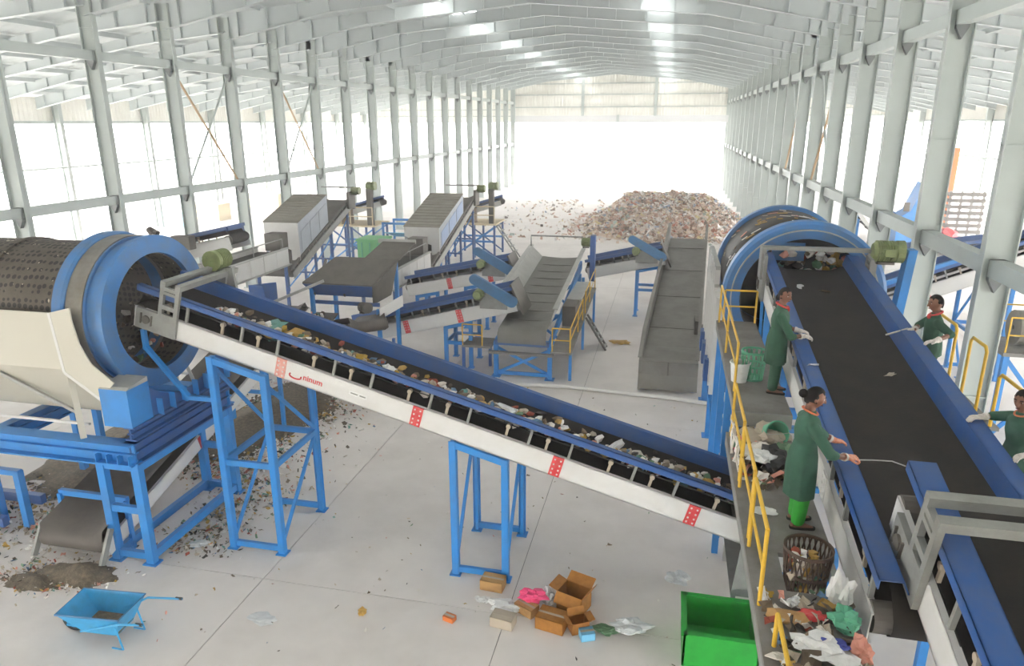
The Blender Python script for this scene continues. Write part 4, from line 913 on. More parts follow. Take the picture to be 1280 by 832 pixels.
# screens and trestles far behind
def tower(label, x0, x1, y0, y1, z, pz, stair):
    t = thing('machine_platform', label, 'platform', ((x0 + x1) / 2, y0, 0))
    for x in (x0, (x0 + x1) / 2, x1):
        for y in (y0, y1): MB().bar((x, y, 0), (x, y, z), .1, .1).build('leg', 'deep_blue', t)
    for y in (y0, y1):
        MB().bar((x0, y, z * .5), (x1, y, z * .5), .06, .1).build('tie_beam', 'blue', t); MB().bar((x0, y, .1), (x1, y, z * .95), .05, .07).build('diagonal', 'blue', t); MB().bar((x1, y, .1), (x0, y, z * .95), .05, .07).build('diagonal', 'deep_blue', t)
    MB().bx(x0 - .1, x1 + .1, y0 - .1, y1 + .1, z, z + .08).build('deck_plate', 'tan_bale', t)
    railing(t, [(x0, y0 - .05, z + .08), ((x0 + x1) / 2, y0 - .05, z + .08), (x1, y0 - .05, z + .08)], .9, m='tan_bale', r=.03)
    MB().bx(x0 + .6, x0 + 1.1, y0 + .2, y0 + .6, z + .08, z + .85).build('control_box', 'waste_2', t)
    f = conveyor(t, (x0 - 1.0, (y0 + y1) / 2, z + .2), (x1 + .2, (y0 + y1) / 2, z + 1.25), (0, 1, 0), .8, detail=False, sh=.25, sk=.25)
    MB().bx(x1 - .3, x1 - .05, y0, y0 + .3, z, z + 1.9).build('drive_column', 'dark_steel', t); motor(t, (x1 - .3, y0 + .1, z + 2.05), (1, 0, 0), .2, .5)
    if stair:
        for dy in (0, .5): MB().bar((x1 + .1, y0 + dy, z), (x1 + 1.3, y0 + dy, .02), .1, .05).build('stair_rail', 'grey', t)
        for k in range(6): MB().bar((x1 + .2 + k * .18, y0, z * (1 - k / 6.5)), (x1 + .2 + k * .18, y0 + .5, z * (1 - k / 6.5)), .15, .03).build('stair_tread', 'grey', t)
    return t
tower('tan railed machine platform with stair behind the blue-panelled hood', -11.2, -9.0, 36.3, 38.2, 1.75, 0, True)
tower('tan railed machine platform behind the grey-panelled hood', -17.0, -14.6, 33.4, 35.2, 1.9, 0, False)
gb = thing('green_container', 'pale green container standing behind the grey-panelled hood', 'container', (-13.6, 30.5, 0))
MB().bx(-14.1, -12.9, 30.3, 31.5, 0, 1.7).build('container_body', 'far_green', gb); MB().bx(-14.15, -12.85, 30.25, 31.55, 1.7, 1.8).build('container_lid', 'far_green', gb)
for k in range(3): MB().bx(-13.9 + k * .4, -13.84 + k * .4, 30.26, 30.3, .1, 1.65).build('body_rib', 'basket_green', gb)
tp = thing('blue_trestle', 'light blue trestle frame standing behind the hoods', 'trestle', (-12.6, 32, 0))
for x in (-13.4, -12.2, -11.0):
    for y in (31.8, 33.2): MB().bar((x, y, 0), (x, y, 2.4), .09, .09).build('leg', 'blue', tp)
for z in (1.2, 2.35):
    for y in (31.8, 33.2): MB().bar((-13.4, y, z), (-11, y, z), .07, .1).build('tie_beam', 'blue', tp)
for y in (31.8, 33.2): MB().bar((-13.4, y, .1), (-11, y, 2.3), .05, .07).build('diagonal', 'blue', tp)
MB().prism([(-13.3, 31.7, 1.9), (-11.1, 31.7, 1.9), (-11.3, 32.6, 1.6), (-13.1, 32.6, 1.6)], (0, 0, .04)).build('pan', 'tarp_blue', tp)

# pale pipe lying across the floor
m = MB(); m.path([(-5.4, 17.75, .06), (-4, 17.85, .06), (-2.5, 17.95, .06), (-1.3, 17.84, .06), (.3, 17.7, .06), (1.6, 17.45, .06)], .055, 8); tag(m.build('floor_pipe', 'pipe_grey', loc=(-2, 17.8, 0), smooth=True), 'pale pipe lying across the floor before the grey trough', 'pipe')

# ================================================================== yard beyond the right columns
r1 = thing('yard_conveyor', 'blue and white conveyor rising to the right behind the right columns', 'conveyor', (8, 21.5, 0))
fr1 = conveyor(r1, (5.9, 21.6, 2.15), (10.6, 21.6, 4.15), (0, 1, 0), 1.1, sh=.4, sk=.36, splices=(1.2,), posts=.8)
trestle(r1, 8.3, 9.2, 21.1, 22.1, lambda x: 2.15 + (x - 5.9) * .425 - .45, (1.4,))
MB().prism([(6.0, 21.0, 2.62), (7.8, 21.0, 3.4), (7.8, 21.0, 3.5), (6.0, 21.0, 2.75)], (0, -.12, 0)).build('side_pipe', 'blue', r1)
r2 = thing('yard_platform', 'blue framed platform with yellow rails in the right yard', 'platform', (9, 17.5, 0))
MB().bx(7.4, 11.5, 16.8, 18.2, 2.0, 2.08).build('deck_plate', 'tread', r2)
for x in (7.5, 9.0, 11.2):
    for y in (16.9, 18.1): MB().bx(x - .06, x + .06, y - .06, y + .06, 0, 2.0).build('leg', 'blue', r2)
    if x < 11: MB().bar((x, 16.9, .1), (x + 1.5, 16.9, 1.95), .05, .09).build('diagonal', 'blue', r2); MB().bar((x + 1.5, 16.92, .1), (x, 16.92, 1.95), .05, .09).build('diagonal', 'blue', r2)
railing(r2, [(7.45, 16.85, 2.08), (9.0, 16.85, 2.08), (11.4, 16.85, 2.08)], .8); railing(r2, [(7.45, 18.15, 2.08), (11.4, 18.15, 2.08)], .8)
MB().lathe((7.8, 17.5, 2.5), (1, 0, 0), [(0, .05), (0, .4), (3.2, .4), (3.2, .05)], 20).build('drum_body', 'apron_steel', r2)
r3 = thing('yard_conveyor', 'dark blue belt conveyor farther off in the right yard', 'conveyor', (9, 30, 0))
conveyor(r3, (6.2, 28.0, 1.9), (12.6, 28.0, 2.9), (0, 1, 0), 1.1, sh=.35, sk=.4, detail=False)
for x in (7.2, 11.5):
    for y in (27.5, 28.5): MB().bx(x - .06, x + .06, y - .06, y + .06, 0, 1.7).build('leg', 'blue', r3)
m = MB(); MB
cv = thing('curved_conveyor', 'curved black and white chain conveyor in the right yard', 'conveyor', (9, 34, 0))
pa = [(8.0 + 4.2 * (k / 14) ** 1.4, 34.0, 3.4 - 2.3 * math.sin(k / 14 * 1.5)) for k in range(15)]
for dy in (-.45, .45):
    m = MB()
    for k in range(14): m.bar((pa[k][0], 34 + dy, pa[k][2]), (pa[k + 1][0], 34 + dy, pa[k + 1][2]), .06, .16)
    m.build('side_guide', 'white', cv)
for k in range(14): m = MB().bar((pa[k][0], 33.55, pa[k][2]), (pa[k][0], 34.45, pa[k][2]), .2, .08).build('chain_slat', 'black', cv)
for x, z in ((8.2, 3.0), (11.9, .9)): MB().bx(x - .05, x + .05, 33.9, 34.1, 0, z).build('leg', 'blue', cv)
bp_ = thing('baling_press', 'blue machine with an orange post beyond the right columns', 'machine', (14, 46, 0))
MB().prism([(13.0, 45, 0), (14.8, 45, 0), (14.8, 45, 2.6), (14.2, 45, 3.6), (13.6, 45, 2.0), (13.0, 45, 1.6)], (0, 1.6, 0)).build('press_body', 'blue', bp_)
MB().bx(14.3, 14.6, 45.2, 45.5, 2.5, 5.2).build('ram_post', 'orange', bp_); MB().prism([(12.0, 44.9, 2.3), (13.4, 44.9, 1.0), (13.6, 44.9, 1.1), (12.2, 44.9, 2.5)], (0, 1.4, 0)).build('feed_slide', 'deep_blue', bp_)
MB().bx(13.2, 13.5, 44.95, 45, 2.0, 2.5).build('gauge_box', 'dark_steel', bp_)
cr = thing('slatted_crate', 'tall grey slatted crate in the right yard', 'crate', (17, 48, 0))
for x in (16.4, 17.0, 17.6, 18.2):
    MB().bx(x - .06, x + .06, 47.4, 47.52, 0, 3.0).build('crate_post', 'grey', cr)
for k in range(8): MB().bx(16.3, 18.3, 47.35, 47.4, .1 + k * .37, .32 + k * .37).build('crate_slat', 'dark_steel', cr)
for k in range(8): MB().bx(16.3, 16.36, 47.4, 48.8, .1 + k * .37, .32 + k * .37).build('crate_slat', 'dark_steel', cr)
MB().bx(16.3, 18.3, 47.4, 48.8, 0, .1).build('crate_base', 'grey', cr)
op = thing('orange_post', 'bare orange post rising behind the slatted crate', 'post', (17.2, 50, 0)); MB().bx(17.05, 17.35, 49.9, 50.2, 0, 5.4).build('post_shaft', 'orange', op); MB().bx(16.9, 17.5, 49.75, 50.35, 0, .08).build('base_plate', 'dark_steel', op)
tag(MB().blob((15.9, 45.5, .52), (.55, .5, .6), .3, 2, 3).build('sack', 'red', loc=(15.9, 45.5, 0)), 'bright red sack leaning by the slatted crate', 'sack')
def bale(x, y, w, d, h, lb):
    t = thing('straw_bale', lb, 'bale', (x, y, 0)); MB().bx(x - w / 2, x + w / 2, y - d / 2, y + d / 2, 0, h).build('bale_body', 'tan_bale', t)
    for k in (-.25, .25): MB().bx(x + k * w - .02, x + k * w + .02, y - d / 2 - .01, y + d / 2 + .01, 0, h + .01).build('bale_strap', 'grey', t)
bale(24.0, 58, 2.0, 1.5, 1.6, 'tan block standing outside beyond the slatted crate')
bale(-34.0, 47.3, 3.0, 1.5, 1.2, 'tan block beyond the left columns, nearer one'); bale(-34.0, 55.5, 3.2, 1.5, 1.2, 'tan block beyond the left columns, farther one')
br_ = thing('blue_barrel', 'pale blue barrel outside beyond the left columns', 'barrel', (-32.6, 43, 0)); MB().lathe((-32.6, 43, 0), (0, 0, 1), [(0, .02), (0, .4), (.3, .43), (.6, .4), (.9, .43), (1.1, .4), (1.1, .02)], 18).build('barrel_body', 'tarp_blue', br_)
# fence posts outside the far opening
for k, x in enumerate((-3.6, -.8, 2.2, 5.2)):
    t = thing('fence_post', 'thin pale post outside the far opening, %s from the left' % ORD[k], 'post', (x, 84, 0), 'posts outside the far opening'); MB().bx(x - .06, x + .06, 83.94, 84.06, 0, 2.7).build('post_shaft', 'column', t); MB().bx(x - .15, x + .15, 83.85, 84.15, 0, .06).build('base_plate', 'column', t)

# ================================================================== the waste heap at the far end
hx, hy = -.3, 51.0
def heap_z(x, y):
    d = math.sqrt(((x - hx) / 5.5) ** 2 + ((y - hy) / 8.2) ** 2)
    if d > 1: return 0
    r = 1 - d; base = 3.1 * (r ** .8) * (1.0 if x > hx - 3 else 1 - min(.45, (hx - 3 - x) * .16))
    return max(0, min(base, 1.75) + .35 * noise.noise(V((x * .6, y * .6, 0))) * min(1, r * 4))
rows_ = []
for i in range(61):
    x = hx - 5.6 + 11.2 * i / 60; rows_.append([(x, hy - 8.4 + 16.8 * j / 60, heap_z(x, hy - 8.4 + 16.8 * j / 60) - .02) for j in range(61)])
hm = MB(); hm.cur = 1; hm.sheet(rows_)
hp_ = hm.build('waste_heap', HM, smooth=False, loc=(hx, hy, 0)); tag(hp_, 'large heap of mixed household waste at the far end of the hall', 'waste heap', kind='stuff')
sp = []
while len(sp) < 5200:
    x = R_.uniform(hx - 6.6, hx + 5.4); y = R_.uniform(hy - 8.6, hy + 5); z = heap_z(x, y)
    if z <= 0 and R_.random() > .12: continue
    sp.append(((x, y, z + R_.uniform(.0, .12)), R_.uniform(.07, .22)))
o = chip_mesh(sp, HEAP).build('heap_scraps', HM, hp_); o['kind'] = 'stuff'
sp = [((R_.gauss(-9.0, 2.4), R_.uniform(43, 66), .03), R_.uniform(.04, .2)) for k in range(260)]
tag(chip_mesh(sp, HEAP).build('scattered_scraps', HM, loc=(-9, 50, 0)), 'scraps strewn over the floor left of the waste heap', 'scraps', kind='stuff')
# ================================================================== people
def fuse(m, name, mt, parent, voxel=.012, it=4, sub=None):
    o = m.build(name, mt, None); o.location = (0, 0, 0)
    r = o.modifiers.new('r', 'REMESH'); r.mode = 'VOXEL'; r.voxel_size = voxel; r.use_smooth_shade = True
    s_ = o.modifiers.new('s', 'SMOOTH'); s_.factor = .5; s_.iterations = it
    dg = bpy.context.evaluated_depsgraph_get(); me = bpy.data.meshes.new_from_object(o.evaluated_get(dg)); me.name = name
    o.modifiers.clear(); o.data = me; me.polygons.foreach_set('use_smooth', [True] * len(me.polygons))
    if not me.materials: me.materials.append(MATS[mt])
    o.parent = parent; ORG[o.name] = V((0, 0, 0)); return o
def limb(m, pts, rad, n=12):
    for k in range(len(pts) - 1): m.tube(pts[k], pts[k + 1], rad[k], rad[k + 1], n)
    for p, r in zip(pts, rad): ball(m, p, r)
def ball(m, c, r, rot=None, sub=2):
    vs, fs = ico(sub); rx, ry, rz = r if isinstance(r, (tuple, list)) else (r, r, r)
    P = [V((p.x * rx, p.y * ry, p.z * rz)) for p in vs]
    if rot: P = [rot @ p for p in P]
    m._add([V(c) + p for p in P], fs)
def loft(m, secs, n=20):   # secs: (center, rx, ry)
    vs = []
    for c, rx, ry in secs: vs += [V(c) + V((rx * math.cos(2 * math.pi * i / n), ry * math.sin(2 * math.pi * i / n), 0)) for i in range(n)]
    K = len(secs); fs = [(k * n + i, k * n + (i + 1) % n, (k + 1) * n + (i + 1) % n, (k + 1) * n + i) for k in range(K - 1) for i in range(n)]
    fs += [tuple(range(n - 1, -1, -1)), tuple(range((K - 1) * n, K * n))]; m._add(vs, fs)
def hand(m, wrist, d, nrm, side, curl=.5, g=1.):
    # d: pointing direction, nrm: back of the hand, side: +1 thumb towards d x nrm
    w = V(wrist); d = V(d).normalized(); nrm = V(nrm); nrm = (nrm - d * nrm.dot(d)).normalized(); lat = d.cross(nrm) * side
    ball(m, w + d * .045, (.05 * g,) * 3 if False else (.048 * g, .04 * g, .02 * g), Matrix((d, lat, nrm)).transposed())
    for k, (o, ln) in enumerate([(.03, .068), (.01, .078), (-.011, .072), (-.03, .056)]):
        base = w + d * .078 + lat * o; dd = (d + lat * o * 1.6).normalized(); pts = [w + d * .04 + lat * o * .8, base]; p = base; an = 0
        for q in range(3):
            an += curl * (.55 if q == 0 else .75); dv = dd * math.cos(an) - nrm * math.sin(an); p = p + dv * ln * (.45 if q == 0 else .3); pts.append(p)
        limb(m, pts, [.011 * g, .0105 * g, .0098 * g, .009 * g, .0078 * g], 8)
    b = w + d * .02 + lat * .032; dv = (d * .75 + lat * .75 - nrm * .3 * curl).normalized(); p2 = b + dv * .04; p3 = p2 + (d * .95 + lat * .25 - nrm * .5 * curl).normalized() * .034
    limb(m, [w + d * .015 + lat * .012, b, p2, p3], [.014 * g, .0125 * g, .0108 * g, .0085 * g], 8)
def person(label, loc, rz, H, sh, el, wr, hd, cloth, legs, gloves, scarf, hair, lean=(0, 0), tunic_len=None, hand_dirs=None, curl=(.5, .5)):
    t = thing('person', label, 'person', loc, 'sorting workers', rz); ORG[t.name] = V((0, 0, 0)); s = H / 1.6
    hip = V((0, 0, .84 * s)); chest = V((lean[0] * .8, lean[1] * .8, 1.18 * s)); neck = V((lean[0], lean[1], 1.33 * s))
    hc = neck + V(hd[0]); yaw, pit = hd[1]; HR = Matrix.Rotation(yaw, 3, 'Z') @ Matrix.Rotation(pit, 3, 'Y') @ Matrix.Scale(1.07, 3)
    fx = [(.02, .09 * s), (.0, -.09 * s)]
    # body: one surface
    m = MB()
    vs, fs = ico(3); P = []
    for p in vs:
        q = V((p.x * .092, p.y * .074, p.z * .112)) * s
        if p.z < -.1: k_ = 1 - .38 * min(1, (-p.z - .1) / .9); q.y *= k_; q.x *= (1 - .12 * min(1, (-p.z - .1) / .9)) if p.x > 0 else k_
        if p.x > .55 and -.1 < p.z < .25 and abs(abs(p.y) - .38) < .2: q.x -= .006
        P.append(hc + HR @ q)
    m._add(P, fs)
    limb(m, [hc + HR @ V((.088, 0, .02)) * s, hc + HR @ V((.104, 0, -.022)) * s], [.009, .014], 8)
    for sd in (-1, 1): ball(m, hc + HR @ V((-.005, sd * .076, -.005)) * s, (.016, .009, .027), HR)
    limb(m, [hc + HR @ V((-.015, 0, -.07)) * s, neck + V((-.01, 0, -.06))], [.048, .056])
    loft(m, [(hip, .09, .13), (hip.lerp(chest, .5), .085, .12), (chest, .09, .135), (neck - V((0, 0, .08)), .06, .1)])
    for i, sd in enumerate((1, -1)):
        limb(m, [V(sh[i]), V(el[i]), V(wr[i])], [.042, .036, .026])
        limb(m, [hip + V((0, sd * .08, 0)), V((fx[i][0] + .02, fx[i][1], .45 * s)), V((fx[i][0] - .01, fx[i][1], .08))], [.075, .05, .035])
        limb(m, [V((fx[i][0] - .04, fx[i][1], .035)), V((fx[i][0] + .06, fx[i][1], .03)), V((fx[i][0] + .14, fx[i][1] * 1.15, .022))], [.034, .036, .022])
        if not gloves[i]:
            hand(m, wr[i], hand_dirs[i][0], hand_dirs[i][1], hand_dirs[i][2], curl[i])
    body = fuse(m, 'body', 'skin', t, .0095, 3)
    for sd in (-1, 1):
        e = MB(); ball(e, hc + HR @ V((.0715, sd * .029, .012)) * s, .0105); eo = e.build('eye', 'eye_white', body, local=True); e = MB(); ball(e, hc + HR @ V((.0772, sd * .029, .012)) * s, .0066); e.build('iris', 'hair', body, local=True)
        e = MB(); e.path([hc + HR @ V((.087, sd * .016, .034)) * s, hc + HR @ V((.086, sd * .032, .038)) * s, hc + HR @ V((.078, sd * .046, .033)) * s], .0045, 6); e.build('eyebrow', 'hair', body, local=True)
    e = MB(); ball(e, hc + HR @ V((.084, 0, -.056)) * s, (.007, .022, .007), HR); e.build('lips', 'lips', body, local=True)
    # hair
    m = MB(); P = []
    for p in vs:
        q = V((p.x * .098, p.y * .081, p.z * .119)) * s
        face = p.x > .18 and p.z < .52 - .0 * p.x
        low = p.z < (-.35 if hair != 'short' else -.12)
        if face or (low and p.x > -.5) or p.z < -.55: q = V((p.x * .06, p.y * .05, p.z * .075)) * s
        P.append(hc + HR @ q)
    m._add(P, fs)
    if hair == 'bun': ball(m, hc + HR @ V((-.115, 0, .015)) * s, (.042, .045, .042), HR)
    if hair == 'low': ball(m, hc + HR @ V((-.095, 0, -.05)) * s, (.03, .045, .05), HR)
    h_ = m.build('hair', 'hair', t, smooth=True, local=True)
    # clothes
    m = MB(); c_h = hip; 
    if tunic_len:
        zb_ = hip.z - tunic_len
        loft(m, [(V((.0, 0, zb_)), .15, .19), (V((.0, 0, zb_ + .05)), .148, .187), (hip - V((0, 0, .12)), .148, .182), (hip, .14, .17), (hip.lerp(chest, .45), .105, .132), (hip.lerp(chest, .8), .125, .158), (chest, .118, .165), (chest + V((0, 0, .06)), .1, .16), (neck - V((.01, 0, .03)), .062, .09), (neck + V((0, 0, .012)), .055, .062)])
    else:
        loft(m, [(hip - V((0, 0, .1)), .135, .175), (hip, .132, .17), (hip.lerp(chest, .45), .122, .158), (chest, .122, .172), (chest + V((0, 0, .06)), .104, .165), (neck - V((.01, 0, .03)), .062, .09), (neck + V((0, 0, .01)), .056, .062)])
    for i in (0, 1):
        S_, E_, W_ = V(sh[i]), V(el[i]), V(wr[i]); limb(m, [chest + V((0, (.09 if i == 0 else -.09), .02)), S_, E_], [.07, .062, .054]); 
        ex = E_ + (W_ - E_) * (.22 if tunic_len else .12); limb(m, [E_, ex], [.056, .05])
    # shallow folds
    nb = []
    for k, p in enumerate(m.v):
        q = V(p); a_ = math.atan2(q.y, q.x)
        if q.z < hip.z + .1: 
            k_ = 1 + .055 * math.sin(a_ * 8 + q.z * 5 + 1.3 * math.sin(a_ * 3)) * min(1, (hip.z + .1 - q.z) * 3); q = V((q.x * k_, q.y * k_, q.z))
        nb.append(tuple(q))
    m.v = nb
    fuse(m, 'tunic' if tunic_len else 'shirt', cloth, t, .012, 3)
    m = MB(); wl_ = .105 if tunic_len else .088
    loft(m, [(hip - V((0, 0, .14)), .1, .135), (hip - V((0, 0, .02)), .1, .13)])
    for i, sd in enumerate((1, -1)):
        limb(m, [hip + V((0, sd * .08, -.04)), V((fx[i][0] + .02, fx[i][1], .45 * s)), V((fx[i][0], fx[i][1], .1))], [.07, .082, .07])
    fuse(m, 'trousers', legs, t, .014, 2)
    for i, sd in enumerate((1, -1)):
        m = MB(); limb(m, [V((fx[i][0] - .045, fx[i][1], .022)), V((fx[i][0] + .06, fx[i][1], .02)), V((fx[i][0] + .15, fx[i][1] * 1.15, .016))], [.036, .042, .03])
        m.v = [(p[0], p[1], max(0.001, min(p[2], .03))) for p in m.v]; m.build('sandal', 'hair', t, local=True)
    if scarf:
        m = MB(); pts = []
        for k in range(17):
            a_ = 2 * math.pi * k / 16; pts.append(neck + V((-.005 + .074 * math.cos(a_), .078 * math.sin(a_), .012 - .03 * math.cos(a_))))
        m.path([q_ - V((0, 0, .008)) for q_ in pts], .010 if scarf == 'scarf_orange' else .014, 8)
        if scarf == 'scarf_red': m.blob(neck + V((.08, .01, -.05)), (.022, .04, .045), .3, 2, 4)
        m.build('scarf', scarf, t, smooth=True, local=True)
    for i in (0, 1):
        if gloves[i]:
            m = MB(); hand(m, wr[i], hand_dirs[i][0], hand_dirs[i][1], hand_dirs[i][2], curl[i], 1.12)
            a_ = V(wr[i]); b_ = (V(el[i]) - a_).normalized(); limb(m, [a_ + V(hand_dirs[i][0]).normalized() * .02, a_ + b_ * .05], [.031, .036]); g_ = fuse(m, 'glove', gloves[i], t, .0055, 2)
            m = MB(); m.lathe(a_ + b_ * .045, b_, [(0, .037), (0, .042), (.03, .042), (.03, .037)], 16, closed=True); m.build('cuff', 'glove_white', g_, local=True)
    return t
def loc2(base, rz, p):   # world to local
    q = V(p) - V(base); return Matrix.Rotation(-rz, 3, 'Z') @ q
# 1: woman with the rod
B, rz = (1.46, 6.92, 3.0), .12
L_ = lambda x, y, z: loc2(B, rz, (x, y, z))
w1 = person('woman in grey-green tunic and bright green trousers picking with a thin rod', B, rz, 1.52, [(.01, .15, 1.15), (.01, -.15, 1.15)], [L_(1.66, 7.16, 3.93), L_(1.66, 6.68, 3.92)], [L_(1.80, 7.22, 3.84), L_(1.86, 6.86, 3.83)], ((.025, 0, .14), (-.12, .2)), 'tunic', 'trousers_green', ('glove_orange', 'glove_orange'), 'scarf_orange', 'bun', (.02, 0), .44, [((1, .1, -.1), (0, 0, 1), -1), ((1, .15, -.05), (0, -.3, 1), 1)], (.5, .8))
rod = MB(); rod.path([(1.9, 6.88, 3.80), (2.08, 6.83, 3.84), (2.24, 6.8, 3.86), (2.36, 6.78, 3.83)], .006, 6); tag(rod.build('picking_rod', 'light_grey', loc=(1.93, 6.88, 3.8)), 'thin bent metal rod in the gloved hand over the belt', 'rod')
# 2: woman beside the green basket
B, rz = (1.58, 10.0, 3.3), -.1
L_ = lambda x, y, z: loc2(B, rz, (x, y, z))
w2 = person('woman in dark green work clothes standing beside the green basket', B, rz, 1.53, [(.01, .15, 1.16), (.01, -.15, 1.16)], [L_(1.72, 10.22, 4.2), L_(1.72, 9.8, 4.18)], [L_(1.9, 10.18, 4.17), L_(1.91, 9.96, 4.16)], ((.02, 0, .138), (-.75, .1)), 'shirt', 'shirt', ('glove_white', 'glove_white'), 'scarf_red', 'low', (.02, 0), .36, [((1, -.1, -.1), (0, 0, 1), -1), ((1, .15, -.05), (0, 0, 1), 1)], (.8, .8))
# 3: man across the belt
B, rz = (3.76, 10.62, 3.05), math.pi - .1
L_ = lambda x, y, z: loc2(B, rz, (x, y, z))
w3 = person('man in dark green shirt with red scarf across the belt', B, rz, 1.64, [(.01, .165, 1.26), (.01, -.165, 1.26)], [L_(3.86, 10.3, 4.2), L_(3.64, 10.9, 4.15)], [L_(3.62, 10.12, 4.15), L_(3.5, 10.62, 4.16)], ((.02, 0, .142), (.35, .1)), 'shirt', 'shirt', ('glove_white', 'glove_white'), 'scarf_red', 'short', (.02, 0), None, [((1, .25, -.15), (0, 0, 1), -1), ((1, .0, -.1), (0, 0, 1), 1)], (.35, .9))
rod = MB(); rod.hexa([(3.42, 10.62, 4.16), (3.42, 10.65, 4.16), (3.1, 10.5, 4.09), (3.1, 10.46, 4.09), (3.42, 10.62, 4.175), (3.42, 10.65, 4.175), (3.1, 10.5, 4.105), (3.1, 10.46, 4.105)]); tag(rod.build('scraper_stick', 'cream', loc=(3.4, 10.62, 4.15)), 'pale flat stick held over the belt edge by the man in red scarf', 'stick')
# 4: worker at the right edge
B, rz = (3.78, 7.85, 2.73), math.pi + .15
L_ = lambda x, y, z: loc2(B, rz, (x, y, z))
w4 = person('worker in green shirt at the right edge of the picture', B, rz, 1.6, [(.01, .165, 1.225), (.01, -.165, 1.225)], [L_(3.82, 7.45, 3.86), L_(3.62, 8.12, 3.9)], [L_(3.6, 7.27, 3.84), L_(3.46, 8.06, 3.9)], ((.02, 0, .14), (.55, .18)), 'tunic', 'shirt', ('glove_white', 'glove_white'), 'scarf_orange', 'low', (.03, 0), .3, [((1, .1, -.15), (0, 0, 1), -1), ((1, .1, -.1), (0, 0, 1), 1)], (.6, .5))

# ================================================================== baskets, buckets and waste on the walkways
def basket(label, c, r0, r1, h, mt, name='waste_basket', nr=15):
    t = thing(name, label, 'basket', c); c = V(c)
    for k in range(9):
        z = h * k / 8; r = r0 + (r1 - r0) * k / 8
    m = MB()
    for k in range(nr):
        for sgn in (1, -1):
            pts = []
            for q in range(5):
                a_ = 2 * math.pi * k / nr + sgn * .42 * q / 4; r = r0 + (r1 - r0) * q / 4; pts.append(c + V((r * math.cos(a_), r * math.sin(a_), .02 + (h - .04) * q / 4)))
            m.path(pts, .0075, 4)
    m.build('lattice_wall', mt, t)
    for z, nm in ((.015, 'bottom_ring'), (h * .5, 'middle_hoop'), (h - .01, 'rim')):
        r = r0 + (r1 - r0) * z / h; MB().lathe(c + V((0, 0, z - .015)), (0, 0, 1), [(0, r - .006), (0, r + .008), (.03, r + .008), (.03, r - .006)], 32, closed=True).build(nm, mt, t)
    MB().lathe(c, (0, 0, 1), [(0, .005), (0, r0), (.012, r0), (.012, .005)], 24).build('basket_floor', mt, t)
    return t
basket('mint green plastic lattice basket beside the standing woman', (1.36, 10.5, PA), .15, .18, .44, 'basket_green')
bb = basket('brown plastic lattice basket full of rubbish near the rod woman', (1.42, 6.02, PB - .18), .17, .21, .48, 'basket_brown', nr=26)
sp = [((1.42 + R_.uniform(-.12, .12), 6.02 + R_.uniform(-.12, .12), PB - .1 + R_.uniform(0, .3)), (R_.uniform(.03, .06),) * 3, 1) for k in range(130)]
o = waste_mesh(sp).build('basket_contents', WM, bb); o['kind'] = 'stuff'
MB().bx(1.2, 1.66, 5.78, 6.3, PB - .2, PB - .18).build('hanger_plate', 'blue', pf2)
def bucket(label, c, r0, r1, h, mt, tilt=0):
    t = thing('bucket', label, 'bucket', c); t.rotation_euler = (tilt, 0, .4); m = MB(); m.lathe((0, 0, 0), (0, 0, 1), [(0, .005), (0, r0), (h, r1), (h - .02, r1 + .012), (h, r1 + .012), (h, r1 - .004), (.01, r0 - .006), (.01, .005)], 28); m.build('bucket_body', mt, t, smooth=False, local=True)
    MB().path([(r1 * math.cos(a_), .0, h + .0 + .1 * math.sin(a_)) for a_ in [math.pi * k / 10 for k in range(11)]], .004, 5).build('bail', 'light_grey', t, local=True); return t
bucket('white plastic bucket beside the green basket', (1.16, 10.35, PA), .11, .14, .3, 'bag_white')
bucket('pale green tub tipped under the upper walkway edge', (1.42, 8.85, PB + .16), .11, .15, .22, 'basket_green', 1.2)
def crumple(name, label, cat, c, r, mt, seed, flat=.6, group=None, sub=3, amp=.75):
    vs, fs = ico(sub); m = MB(); P = []; rx, ry, rz_ = r
    for p in vs:
        n1 = noise.noise(p * 1.7 + V((seed * 3.7, 1, 2))); n2 = abs(noise.noise(p * 4.1 + V((seed, 5, seed * 2)))); k_ = 1 + amp * n1 - .5 * amp * n2
        P.append(V(c) + V((p.x * rx * k_, p.y * ry * k_, max(-rz_ * .55, p.z * rz_ * k_ * flat))))
    m._add(P, fs); zmin = min(p[2] for p in m.v); m.v = [(p[0], p[1], p[2] - zmin + c[2]) for p in m.v]
    return tag(m.build(name, mt, loc=c), label, cat, group)
crumple('sack', 'beige torn sack lying on the lower walkway by the rail', 'sack', (1.38, 8.75, PB), (.26, .3, .22), 'waste_1', 5)
crumple('sack', 'dirty white sack heap behind the rod woman', 'sack', (1.2, 8.35, PB), (.17, .2, .2), 'waste_0', 9)
crumple('cloth_heap', 'dark green cloth bundle on the walkway behind the rod woman', 'cloth', (1.56, 8.45, PB), (.14, .2, .16), 'waste_6', 12)
crumple('sack', 'black rubbish bag on the walkway behind the rod woman', 'bag', (1.36, 8.05, PB), (.22, .2, .22), 'black', 14, .8)
crumple('plastic_bag', 'white bag flopped over the black rubbish bag', 'bag', (1.22, 7.95, PB + .2), (.15, .13, .08), 'bag_white', 15)
crumple('plastic_bag', 'flat white scrap of plastic on the walkway near the green trousers', 'bag', (1.17, 7.1, PB), (.12, .1, .03), 'bag_white', 17, .4)
crumple('plastic_bag', 'white and blue plastic packet in the walkway litter pile', 'bag', (1.36, 4.98, PB), (.22, .17, .12), 'bag_white', 19)
crumple('plastic_wrapper', 'deep blue wrapper on the white packet in the walkway litter', 'wrapper', (1.46, 4.98, PB + .08), (.1, .07, .05), 'paper_blue', 20)
crumple('carton', 'flattened brown carton in the walkway litter', 'carton', (1.16, 5.35, PB), (.2, .1, .06), 'cardboard', 21, .6, None, 2, .4)
